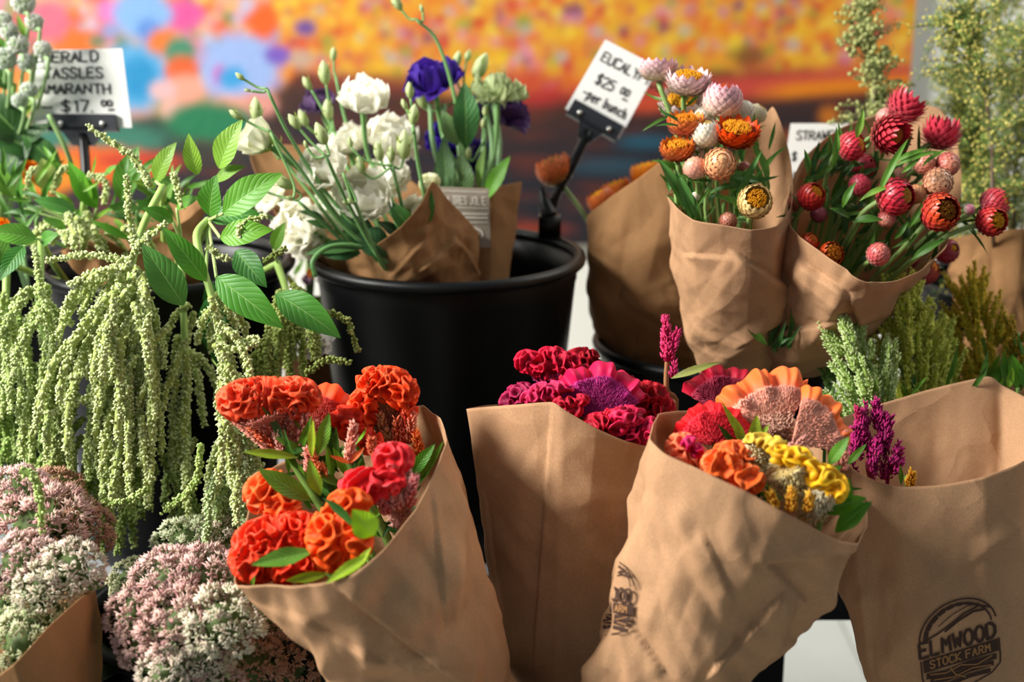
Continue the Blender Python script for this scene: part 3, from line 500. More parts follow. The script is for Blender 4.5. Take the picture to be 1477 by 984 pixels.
def fan(parent, x, y, d, R, a0, a1, rim, inner, base, tiltf=.35, seed=0, ruf=9, amp=.2, up=0.0):
    """half-disc crest: bristly face with a ruffled rim; x,y = foot of the fan, R px"""
    s = d/FPX; Rm = R*s; foot = P(x, y, d); nu, nv = 260, 34
    a = np.linspace(math.radians(a0), math.radians(a1), nu)[None]; t = np.linspace(.05, 1.16, nv)[:, None]
    def pos(a, t, off=0):
        lob = 1+.10*noise(np.stack([a*2.2+seed, a*0+.5, a*0], -1)); rr = t*Rm*lob
        fw = Rm*(tiltf*t**2-.25*t**4)+0*a
        ph = a*ruf*1.25+seed+1.2*noise(np.stack([a*4, a*0+seed, a*0], -1)); e = np.clip((t-.6)/.5, 0, 1)
        rf = e**1.2*amp*.75*Rm*np.sin(ph)+e**2*amp*.32*Rm*np.sin(ph*2.3+1); rr = rr*(1+e**2*(.085*np.abs(np.sin(ph*.5+.4))-.05+.02*np.sin(ph*2.3)))
        curl = -.10*Rm*np.clip((t-1.0)/.16, 0, 1)**2
        return foot+(np.cos(a)*rr)[..., None]*RT+(np.sin(a)*rr)[..., None]*UP-(fw+rf+curl+off)[..., None]*FW
    V = pos(a+0*t, t+0*a); c = mix(mix(lin(inner), lin(rim), .45), lin(rim), np.clip((t-.8)/.24, 0, 1)+0*a); c = mix(lin(base), c, np.clip(t*1.8, 0, 1)+0*a)
    g = G(); g.add(V.reshape(-1, 3), grid(nv, nu), c.reshape(-1, 3)); bk = pos(a+0*t, t*.99+0*a, -.05*Rm-.06*Rm*(1-t)); g.add(bk.reshape(-1, 3), grid(nv, nu), c.reshape(-1, 3)); o = g.build('ruffled_crest', M_crest, parent)
    n = int(2700*min(2.2, (Rm/.03)**2)); ta = RNG.uniform(math.radians(a0), math.radians(a1), n); tt = .84*RNG.uniform(.0, 1, n)**.55; org = pos(ta, tt); rad = np.cos(ta)[:, None]*RT+np.sin(ta)[:, None]*UP
    dr = rad*1.3-FW*.75+RNG.normal(size=(n, 3))*.16; cc = mix(lin(base), lin(inner), np.clip(tt*1.3, 0, 1)); g = G(); inst(g, SPIN_V, SPIN_F, org, dr, .0013, .0056*RNG.uniform(.6, 1.25, n), np.clip(cc*1.15, 0, 1), np.clip(mix(cc*1.5, lin('fff0e4'), RNG.uniform(.0, .3, n)*cc[:, 1]**.3), 0, 1))
    o = g.build('bristles', M_brist, parent); o['kind'] = 'stuff'
def spike(parent, b, t, r, col, tipc, n=120, name='flower_spike', ln=.006):
    b, t = np.asarray(b), np.asarray(t); ax = nrm(t-b); a = nrm(np.cross(ax, [.3, .5, .8])); c = np.cross(ax, a); k = RNG.uniform(0, 1, n); ph = RNG.uniform(0, 2*PI, n)
    rad = np.cos(ph)[:, None]*a+np.sin(ph)[:, None]*c; rr = r*(1-k)**.7; org = b+(t-b)*k[:, None]+rad*rr[:, None]*.5
    g = G(); tube(g, [b, t], [r*.55, r*.1], lin(col)*.8, sides=6); inst(g, SPIN_V, SPIN_F, org, rad*.7+ax, ln*.34, ln*RNG.uniform(.8, 1.2, n), jit(lin(col), n), jit(lin(tipc), n)); o = g.build(name, M_brist, parent); o['kind'] = 'stuff'; return o
def plain_stem(parent, pts, r, col='6f8f3e', name='stem'): g = G(); tube(g, pts, r, lin(col), sides=7); return g.build(name, M_stem, parent)

# ------------------------------------------------------------------ cockscombs
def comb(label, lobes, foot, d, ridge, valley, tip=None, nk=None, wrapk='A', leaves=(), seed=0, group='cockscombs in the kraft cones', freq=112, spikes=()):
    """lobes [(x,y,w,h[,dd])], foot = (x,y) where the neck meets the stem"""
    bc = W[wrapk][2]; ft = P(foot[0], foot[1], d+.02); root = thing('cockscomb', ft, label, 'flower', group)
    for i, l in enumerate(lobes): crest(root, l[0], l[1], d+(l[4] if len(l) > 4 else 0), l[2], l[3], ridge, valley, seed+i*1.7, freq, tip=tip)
    if nk:
        l = lobes[0]; tp = P(l[0], l[1]+l[3]*.15, d+.008); neck(root, tp, ft, l[2]*.36*d/FPX, .006, nk[0], nk[1], n=int(9*l[2]))
    plain_stem(root, [P(lobes[0][0], lobes[0][1], d+.01), ft, (ft+bc)/2, bc], .0035)
    for lf in leaves: leaf(root, P(lf[0], lf[1], d-.0+lf[5] if len(lf) > 5 else d), P(lf[2], lf[3], (d+lf[5]-.01) if len(lf) > 5 else d-.01), lf[4]*d/FPX, lin(lf[6] if len(lf) > 6 else '4f8f2c'), bend=random.uniform(-.05, .12), fold=.35)
    for sx, sy, tx, ty, r, c1, c2 in spikes: spike(root, P(sx, sy, d-.005), P(tx, ty, d-.012), r*d/FPX, c1, c2, n=int(12*r))
    return root
OR, OV, OT = 'fa4a0c', 'b01a04', 'fb8a58'
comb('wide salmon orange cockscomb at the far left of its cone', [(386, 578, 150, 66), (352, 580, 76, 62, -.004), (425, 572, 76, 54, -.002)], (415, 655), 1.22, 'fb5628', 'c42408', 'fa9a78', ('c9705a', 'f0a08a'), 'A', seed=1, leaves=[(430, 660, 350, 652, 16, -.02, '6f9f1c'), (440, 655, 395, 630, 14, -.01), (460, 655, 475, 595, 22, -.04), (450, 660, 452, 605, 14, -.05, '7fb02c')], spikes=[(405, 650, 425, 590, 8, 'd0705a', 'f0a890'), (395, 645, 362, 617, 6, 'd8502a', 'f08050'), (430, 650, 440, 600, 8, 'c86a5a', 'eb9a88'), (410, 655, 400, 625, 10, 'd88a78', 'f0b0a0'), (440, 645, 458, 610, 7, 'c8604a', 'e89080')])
o = thing('cockscomb', P(455, 655, 1.29), 'red fan shaped cockscomb behind the wide salmon one', 'flower', None)
fan(o, 448, 638, 1.28, 74, 40, 118, 'fa5020', 'b82414', 'a84c34', .15, 3, 8, .13); plain_stem(o, [P(450, 640, 1.29), P(455, 655, 1.29), W['A'][2]], .003)
comb('tallest orange cockscomb with curled top at the back of its cone', [(556, 556, 86, 52), (580, 566, 50, 52, -.004), (524, 592, 48, 62, -.004), (590, 590, 28, 34), (548, 548, 70, 40)], (560, 660), 1.27, OR, OV, OT, ('a86a48', 'e09a70'), 'A', seed=11, leaves=[(590, 690, 628, 640, 22, -.02, '3f8f2a'), (600, 700, 640, 636, 14, .0), (595, 700, 605, 660, 8)], spikes=[(582, 640, 586, 575, 8, 'd83a24', 'f07050'), (572, 650, 572, 605, 8, 'd84a2c', 'f08860'), (605, 660, 600, 625, 11, 'e8501c', 'f88a40'), (590, 640, 596, 600, 8, 'd85a3a', 'f09070'), (560, 640, 548, 600, 9, 'b87a50', 'e0a070')])
comb('small red curled cockscomb below the tallest one', [(500, 604, 50, 38), (528, 636, 50, 40, -.01), (510, 624, 44, 34)], (520, 690), 1.25, 'f83810', 'a01404', None, None, 'A', seed=15, freq=99)
comb('round coral orange cockscomb above the biggest red one', [(390, 712, 76, 66), (405, 728, 62, 50, -.006)], (440, 780), 1.165, 'fb6a24', 'd03408', 'faa880', None, 'A', seed=21, freq=99, leaves=[(447, 722, 372, 677, 34, -.015, '4c8a22'), (462, 715, 446, 662, 24, -.02, '5c9a2c'), (455, 740, 430, 760, 10)])
comb('biggest red orange cockscomb at the lower left of its cone', [(395, 786, 122, 84), (372, 808, 84, 66, -.008), (420, 822, 84, 44, -.012), (430, 765, 70, 54)], (470, 880), 1.14, 'f93c0e', 'b41c04', 'f98460', None, 'A', seed=27, freq=108, leaves=[(452, 795, 362, 815, 30, -.045, '4a8a34'), (472, 828, 412, 838, 16, -.05, '7fae24'), (365, 848, 368, 830, 8, -.03)])
comb('orange cockscomb with folded lobes at the front of its cone', [(480, 772, 76, 84), (502, 728, 66, 46, .004), (515, 782, 46, 56, -.012), (478, 805, 52, 42, -.004)], (520, 870), 1.105, 'fc5c0a', 'd02c04', 'fc9448', None, 'A', seed=33, freq=90, leaves=[(510, 760, 465, 718, 16, -.03, '3f8f4a'), (536, 800, 470, 842, 20, -.03, '7ab024'), (535, 790, 500, 835, 14, -.028, '8abc34'), (540, 772, 508, 735, 44, -.05, '7cc41c')])
comb('pinkish red cockscomb leaning right in the orange bouquet', [(566, 662, 62, 48), (528, 700, 76, 52, -.008), (560, 694, 52, 52, -.004)], (580, 760), 1.14, 'f42c34', 'b80c14', 'f88c8c', ('b07a6a', 'e8b0a0'), 'A', seed=39, freq=96, spikes=[(575, 735, 565, 700, 12, 'd87a70', 'f4b8b0'), (590, 730, 598, 690, 10, 'd86058', 'f0a0a0'), (560, 740, 548, 722, 10, 'd05048', 'f09090')])
comb('small pink feathery spike amid leaves, orange bouquet', [(503, 660, 14, 14)], (505, 672), 1.2, 'e88a70', 'c06040', None, None, 'A', seed=45, leaves=[(505, 668, 475, 657, 8, -.01, 'd8784a'), (505, 668, 526, 645, 8, -.01, 'd8784a'), (503, 690, 480, 645, 14, 0, '4f9f2c'), (505, 700, 520, 662, 10, 0), (480, 690, 470, 640, 14, .01), (490, 700, 455, 685, 16, .0), (500, 710, 535, 690, 14, .02)], spikes=[(504, 668, 510, 612, 11, 'e0846a', 'f4b09c'), (470, 690, 448, 650, 8, 'd8582c', 'f08a50'), (450, 685, 443, 650, 9, 'd07060', 'eba090'), (540, 660, 536, 635, 8, 'c8502c', 'e87a50')])
CR, CV, CT = 'd80c38', '74041c', 'ee3c84'
comb('crimson cockscomb at the top left of the centre cone', [(800, 528, 84, 46), (762, 522, 42, 34), (795, 510, 40, 22), (822, 536, 58, 38, -.005)], (820, 600), 1.36, CR, CV, None, ('8c1450', 'c83c80'), 'B', seed=51)
comb('dark red cockscomb behind the top left crimson one', [(840, 518, 52, 34), (852, 530, 40, 30)], (840, 600), 1.40, 'b80f26', '4a0410', None, None, 'B', seed=54)
comb('magenta edged cockscomb at the left corner of centre cone', [(752, 572, 48, 42), (735, 580, 30, 30)], (770, 640), 1.35, 'a8184c', '500428', None, ('8c1460', 'd850a0'), 'B', seed=57)
comb('bright magenta pink cockscomb low at left of centre cone', [(796, 562, 64, 26), (775, 574, 54, 26, -.004)], (810, 640), 1.315, 'e0245c', '8c0834', 'f060a0', None, 'B', seed=60)
o = thing('cockscomb', P(862, 640, 1.33), 'purple bristled cockscomb with ruffled rim in the middle of centre cone', 'flower'); fan(o, 860, 612, 1.325, 74, 28, 152, 'd8104c', 'a41470', '8c1058', .35, 5, 9, .17); plain_stem(o, [P(860, 612, 1.33), P(862, 640, 1.33), W['B'][2]], .003)
comb('broad scarlet crimson cockscomb at the right of centre cone', [(928, 575, 72, 50), (950, 592, 46, 48, -.004), (893, 556, 38, 34), (935, 605, 60, 34)], (920, 660), 1.35, 'c41024', '5c0410', None, ('8c1030', 'b82848'), 'B', seed=66)
comb('small red lobe below the magenta pink cockscomb', [(822, 592, 40, 26), (838, 577, 26, 18), (815, 582, 34, 22)], (830, 660), 1.30, 'd41838', '70041c', None, None, 'B', seed=70)
comb('curly red cockscomb at the paper edge of centre cone', [(866, 612, 64, 34), (850, 622, 40, 28, -.004), (885, 598, 30, 22)], (870, 680), 1.29, 'd41434', '68041c', None, None, 'B', seed=73)
comb('pink red cockscomb with dark bristles by the paper edge', [(905, 600, 58, 30), (890, 614, 34, 30), (938, 618, 24, 34, -.003), (912, 626, 56, 40, .012)], (910, 690), 1.285, 'd8164c', '600420', 'f05080', ('781040', 'c03070'), 'B', seed=76)
comb('dark crimson cockscomb filling behind the centre cone flowers', [(880, 560, 80, 50), (800, 580, 100, 50), (900, 600, 90, 60)], (850, 680), 1.41, '9c0c30', '40041c', None, None, 'B', seed=79)
o = thing('cockscomb', P(965, 640, 1.38), 'slender magenta celosia spike rising above the centre cone', 'flower')
spike(o, P(964, 520, 1.36), P(960, 459, 1.35), 13*1.36/FPX, 'c01450', 'f04880', 240, 'flower_spike', .006); spike(o, P(968, 508, 1.355), P(978, 478, 1.35), 7*1.36/FPX, 'c01450', 'e84080', 80); spike(o, P(969, 545, 1.355), P(974, 524, 1.35), 5*1.36/FPX, 'b81050', 'e04080', 40, 'side_spike')
plain_stem(o, [P(963, 515, 1.36), P(961, 560, 1.37), P(965, 640, 1.38), W['B'][2]], .0026, 'a0704a'); leaf(o, P(968, 546, 1.35), P(1040, 522, 1.34), 13*1.35/FPX, lin('7f9f6a'), .1)
o = thing('cockscomb', P(1045, 640, 1.38), 'dark crimson fan cockscomb behind the mixed cone', 'flower'); fan(o, 1045, 600, 1.36, 62, 35, 150, 'b0102c', '8c0c34', '6c0830', .3, 9, 8, .15); plain_stem(o, [P(1045, 600, 1.37), P(1045, 640, 1.38), W['B'][2]], .003); crest(o, 1040, 578, 1.37, 60, 26, '9c0c4c', '5a0430', 81)
# mixed cone C
o = thing('cockscomb', P(1130, 690, 1.24), 'large coral cockscomb fan with bristled face, tallest in mixed cone', 'flower')
fan(o, 1120, 640, 1.215, 92, 62, 148, 'f87434', 'fc9a84', 'd09a78', .35, 2, 11, .15); fan(o, 1142, 640, 1.195, 74, -8, 78, 'f87830', 'fc967e', 'd8947c', .35, 6, 10, .15)
neck(o, P(1120, 605, 1.205), P(1122, 668, 1.24), .013, .007, 'b88a72', 'e8b09c', 600); spike(o, P(1100, 675, 1.19), P(1160, 634, 1.175), .006, 'd88a78', 'f0b0a0', 160); plain_stem(o, [P(1122, 660, 1.24), P(1130, 700, 1.24), W['C'][2]], .004)
for q in [(1075, 650, 1058, 600, 16), (1082, 655, 1040, 578, 12), (1085, 652, 1092, 598, 22), (1090, 640, 1110, 612, 10)]: leaf(o, P(q[0], q[1], 1.19), P(q[2], q[3], 1.18), q[4]*1.19/FPX, lin('7ab03c'))
o = thing('cockscomb', P(1035, 690, 1.22), 'bright red velvety cockscomb fan inside mixed cone', 'flower'); fan(o, 1030, 642, 1.195, 52, 5, 172, 'ee1820', 'dc1430', 'b00c24', .25, 4, 9, .15); plain_stem(o, [P(1030, 640, 1.2), P(1035, 690, 1.22), W['C'][2]], .003)
comb('salmon and magenta cockscomb at the left end of mixed cone', [(984, 643, 48, 38), (978, 660, 44, 28, -.006), (1000, 660, 44, 40)], (1000, 720), 1.15, 'fa8458', 'dc4820', 'fcc0a8', None, 'C', seed=90, freq=111)
comb('tiny magenta lobe on top of the salmon cockscomb', [(996, 640, 28, 24), (1006, 650, 18, 22)], (1004, 700), 1.135, 'd8145c', '8c0434', 'f05090', None, 'C', seed=93)
comb('orange cockscomb by the front paper edge of mixed cone', [(1040, 672, 62, 50), (1074, 692, 58, 46, -.006), (1058, 650, 40, 28, .01)], (1060, 760), 1.12, 'fc7024', 'd43c0c', 'fcae80', None, 'C', seed=96, freq=105)
comb('small orange cockscomb behind the front orange one', [(1060, 648, 66, 26), (1078, 660, 34, 28)], (1065, 700), 1.17, 'ec6a30', 'a83810', None, None, 'C', seed=99)
comb('pale yellow cockscomb with woolly cream neck', [(1094, 634, 44, 22), (1116, 640, 40, 26, -.003)], (1092, 690), 1.155, 'f0cc4a', 'c8a040', None, ('dcc488', 'fff4cc'), 'C', seed=102, freq=87)
comb('golden yellow cockscomb with curly crest near right of mixed cone', [(1126, 656, 44, 30), (1148, 660, 44, 34, -.003), (1166, 676, 36, 36, -.005), (1186, 688, 52, 38, -.007), (1206, 704, 36, 44, -.009)], (1180, 760), 1.125, 'f8c018', 'c87c08', 'fbdc60', None, 'C', seed=105, freq=87)
o = thing('cockscomb', P(1150, 760, 1.15), 'woolly cream cockscomb under the golden yellow crest', 'flower'); neck(o, P(1135, 668, 1.13), P(1185, 740, 1.145), .017, .012, 'd8bc70', 'fdf0c0', 1300, .0065, spread=-.1); neck(o, P(1195, 700, 1.12), P(1165, 735, 1.14), .010, .008, 'dcc890', 'fff6d8', 600, .006, spread=-.2); plain_stem(o, [P(1160, 700, 1.14), P(1150, 760, 1.15), W['C'][2]], .004)
for q in [(1205, 735, 1225, 690, 34, '3f8f2a'), (1150, 705, 1215, 672, 30, '3a8426'), (1188, 740, 1250, 718, 30, '4f9f2c'), (1205, 768, 1258, 724, 34, '3f8a24'), (1165, 680, 1135, 655, 24, '2f7a22'), (1195, 672, 1225, 630, 22, '4a8f34'), (1160, 735, 1230, 700, 24, '4a9a2c')]: leaf(o, P(q[0], q[1], 1.135), P(q[2], q[3], 1.125), q[4]*1.13/FPX, lin(q[5]), .06)
for q in [(1118, 735, 1110, 712), (1140, 738, 1142, 708), (1165, 738, 1168, 715)]: spike(o, P(q[0], q[1], 1.11), P(q[2], q[3], 1.105), .0055, 'e8901c', 'f8c440', 70)
spike(o, P(1212, 680, 1.19), P(1218, 625, 1.19), .007, 'c86a58', 'e8a088', 140); spike(o, P(1205, 670, 1.2), P(1200, 640, 1.2), .006, 'c86048', 'e89080', 90)
# magenta plume in D
o = thing('plume_celosia', P(1265, 720, 1.32), 'dark magenta plume standing in the stamped kraft cone', 'flower')
for i in range(46):
    k = random.random(); yy = 700-k*90; hw = 36*(1-k)**.5+6; xx = 1258+random.uniform(-hw, hw)*.9+(.35*(700-yy)-30)*-.25
    spike(o, P(xx, yy, 1.30+random.uniform(-.02, .02)), P(xx+(xx-1258)*.25+random.uniform(-4, 4), yy-random.uniform(18, 34), 1.29), .0036, '8c0c54', 'c8247c', 40)
spike(o, P(1240, 615, 1.29), P(1236, 588, 1.285), .003, 'a01450', 'd83070', 40); plain_stem(o, [P(1258, 660, 1.31), P(1265, 720, 1.32), W['D'][2]], .004, '8c2450')
leaf(o, P(1220, 672, 1.26), P(1250, 640, 1.25), 12*1.26/FPX, lin('4f9a34')); leaf(o, P(1300, 700, 1.28), P(1298, 670, 1.27), 9*1.28/FPX, lin('3f7a2c'))
o = thing('plume_celosia', P(1312, 730, 1.29), 'small golden orange spike peeking over the stamped paper edge', 'flower'); spike(o, P(1310, 706, 1.27), P(1316, 683, 1.265), .0042, 'e08a10', 'f8bc30', 80); plain_stem(o, [P(1311, 700, 1.27), P(1312, 730, 1.29), W['D'][2]], .002)

# ------------------------------------------------------------------ strawflowers
def straw(label, x, y, d, r, face, op, outer, inner, disc='f0a818', base=None, tail='F', lift=.12, point=.5, stem_to=None, nb=15, name='strawflower', squash=1.0, group=None, leaves=0, lc='3f7a3a'):
    s = d/FPX; R = r*s; op = op if op > .3 else max(.02, op-.14); ax = cdir(*face); c0 = P(x, y, d); a = nrm(np.cross(ax, [.31, .22, .9])); b = np.cross(ax, a)
    st = P(*stem_to) if stem_to else None; bc = W[tail][2] if tail in W else P(*tail); root = thing(name, c0-ax*R*.9, label, 'flower', group)
    g = G(); rings = 8; nv, nu = 6, 4; v = np.linspace(0, 1, nv)[:, None]; u = np.linspace(-1, 1, nu)[None]; lb = lin(base or outer); lo_, li = lin(outer), lin(inner)
    for k in range(rings):
        kk = k/(rings-1); th0 = 2.25-(2.25-op)*kk; n = nb if k < rings-1 else nb-2; rr = R*(1-.0*kk)*(.98-.05*kk)
        for j in range(n):
            ph = (j+.5*(k % 2)+random.uniform(-.12, .12))/n*2*PI; L = .78*(.85+.3*random.random()); th = th0+L*(1-v); wd = (.30+.08*(1-abs(kk-.5)))*np.sin(PI*np.clip(v*.86+.12, 0, 1))**.8*(1-point*v**3); wd = wd*(v < .999)+.02
            lf = .97+.07*v+lift*v**2.2*(.6+.8*kk)*(1.2 if k < 2 else 1)+.02*kk-.04*(1-u**2)*0+.035*(1-u**2)*v
            sn = np.maximum(np.sin(np.clip(th, .02, PI)), .05); php = ph+u*wd/np.maximum(sn, .3)*.9
            V = (np.sin(th)*lf*rr)[..., None]*(np.cos(php)[..., None]*a+np.sin(php)[..., None]*b)+(np.cos(th)*lf*rr*squash)[..., None]*ax*np.ones_like(php)[..., None]
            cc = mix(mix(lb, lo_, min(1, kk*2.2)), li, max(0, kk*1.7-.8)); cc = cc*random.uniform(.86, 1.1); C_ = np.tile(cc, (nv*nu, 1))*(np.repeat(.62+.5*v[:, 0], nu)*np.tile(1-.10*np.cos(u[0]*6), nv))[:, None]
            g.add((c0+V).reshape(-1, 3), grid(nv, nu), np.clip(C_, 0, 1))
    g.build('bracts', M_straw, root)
    if op > .3:
        g = G(); n = 170; rad = np.sqrt(RNG.uniform(0, 1, n))*math.sin(op)*R*.86; ph = RNG.uniform(0, 2*PI, n); h = math.cos(op)*R*.80*squash+R*.16*(1-(rad/(R*math.sin(op)))**2)
        o_ = c0+(rad*np.cos(ph))[:, None]*a+(rad*np.sin(ph))[:, None]*b+(h-R*.22)[:, None]*ax; edge = rad/(R*math.sin(op)*.86)
        inst(g, SPIN_V, SPIN_F, o_, ax+.25*RNG.normal(size=(n, 3))*.5, R*.13, R*.30, mix(lin(disc), lin(inner)*.8, np.clip(edge*1.6-1, 0, 1)*.3)*.85, lin(disc))
        q = np.arange(16)/16*2*PI; rr = math.sin(op)*R*.9; V = np.concatenate([[c0+ax*(math.cos(op)*R*.7*squash)], c0+ax*(math.cos(op)*R*.6*squash)+rr*(np.cos(q)[:, None]*a+np.sin(q)[:, None]*b)]); k = np.arange(16)
        g.add(V, np.stack([np.zeros(16, int), k+1, (k+1) % 16+1], -1), lin(disc)*.7); g.build('disc', M_brist, root)
    e = c0-ax*R*.8; mid = st if st is not None else e-ax*R*1.6+(bc-e)*.12
    plain_stem(root, [e, mid, mid*.5+bc*.5, bc], [.0032*max(.6, r/25), .0026, .0025, .0025], '7d9a55')
    if leaves:
        for i in range(leaves):
            b_ = e+(mid-e)*random.uniform(.1, .9); t_ = b_+nrm((e-mid)*random.uniform(-.1, 1)+RNG.normal(size=3)*np.linalg.norm(e-mid)*.7)*random.uniform(.018, .034); blades(root, [(b_, t_, random.uniform(.003, .005))], lc)
    return root
WP, CRM, YC = 'eec8c8', 'efe2c4', 'f2a80c'
for a in [
 ('highest white pink strawflower, at the left top of its bouquet', 950, 99, 1.47, 24, (0, 1, .12), .95, 'ecd0c8', 'e8b8c4', YC, CRM, (976, 195, 1.48)),
 ('white strawflower with yellow eye next to the highest one', 993, 116, 1.45, 27, (.08, .85, .42), 1.0, 'f0dcd2', 'eec8cc', YC, CRM, (988, 170, 1.47)),
 ('white strawflower with yellow eye half hidden beneath another', 984, 150, 1.49, 28, (-.05, .7, .6), 1.0, 'f0e0d4', 'efd4d0', 'f5b010', CRM, None),
 ('rounded pink white strawflower right of the yellow eyed ones', 1042, 144, 1.44, 28, (.12, .9, .28), .62, 'ecc4bc', 'e4a0ac', 'd85020', CRM, None),
 ('salmon orange strawflower above the cream one', 990, 178, 1.43, 23, (.0, .86, .4), .95, 'ea8a5c', 'ee8a34', 'f09010', 'e8a088', None),
 ('vivid deep orange strawflower, brightest in the pale bouquet', 1063, 190, 1.42, 27, (.04, .74, .52), 1.05, 'e8641c', 'e04408', 'f0a010', 'd8501c', None),
 ('cream strawflower with incurved petals between the orange ones', 1018, 193, 1.425, 22, (-.1, .8, .4), .5, 'efe6cc', 'f3ecd8', 'e8c070', 'e6d8b0', None),
 ('pale cream strawflower at the right behind the pink white one', 1072, 163, 1.47, 18, (.2, .8, .3), .3, 'eee0c4', 'f0e4cc', YC, 'e8d8b8', None),
 ('small cream strawflower at the far right top of its bouquet', 1092, 164, 1.50, 14, (.5, .7, .3), .5, 'efe0b8', 'f0e4c0', YC, 'e8d8b0', None),
 ('orange strawflower at the left edge below the salmon one', 977, 215, 1.42, 21, (-.05, .82, .46), .95, 'e68a50', 'ea8028', 'f0a018', 'dd8050', None),
 ('peach ball strawflower closed in a spiral, front of bouquet', 1038, 237, 1.40, 23, (.05, .25, .95), .12, 'f0a878', 'f2b078', 'd08040', 'eeb088', (1018, 300, 1.43)),
 ('pink peach bud left of the closed peach ball', 1003, 243, 1.41, 17, (-.25, .9, .2), .15, 'eea890', 'eeb490', 'd08040', 'ecc8a8', (1010, 300, 1.44)),
 ('straw yellow strawflower with orange eye facing the viewer', 1089, 291, 1.40, 24, (.05, .3, .95), .72, 'eecb82', 'f0d08c', 'f0a410', 'e8c078', (1078, 335, 1.43)),
 ('tiny dark pink bud on the right of the bouquet', 1073, 243, 1.45, 10, (.1, .9, .1), .1, 'c06a60', 'd08070', YC, 'a85a48', None),
 ('tiny white bud low among the strawflower leaves', 1003, 284, 1.43, 7, (-.1, .9, .1), .1, 'e8d8c0', 'f0e0c8', YC, 'c8d0a0', None),
 ('brownish bud touching the paper rim under the peach ball', 1050, 319, 1.42, 13, (.2, .5, .6), .2, 'b8705a', 'c88a70', YC, 'a0604a', None),
 ('small white strawflower tucked behind the salmon one', 1016, 166, 1.47, 15, (.0, .8, .3), .5, 'eee0cc', 'f2e8d8', YC, 'e8dcc0', None),
 ('small cream bud behind the peach ball', 1012, 226, 1.44, 14, (.1, .8, .3), .3, 'ecd8b8', 'eed8b8', YC, 'e0c8a0', None)]:
    straw(a[0], a[1], a[2], a[3], a[4], a[5], a[6], a[7], a[8], a[9], a[10], 'F', group='pale and orange strawflowers', lift=.26 if a[6] > .8 else .07, stem_to=a[11], squash=.78 if a[6] > .9 else .95, leaves=4 if a[4] > 20 else 2)
RD, RP = 'c8203a', 'd8606a'
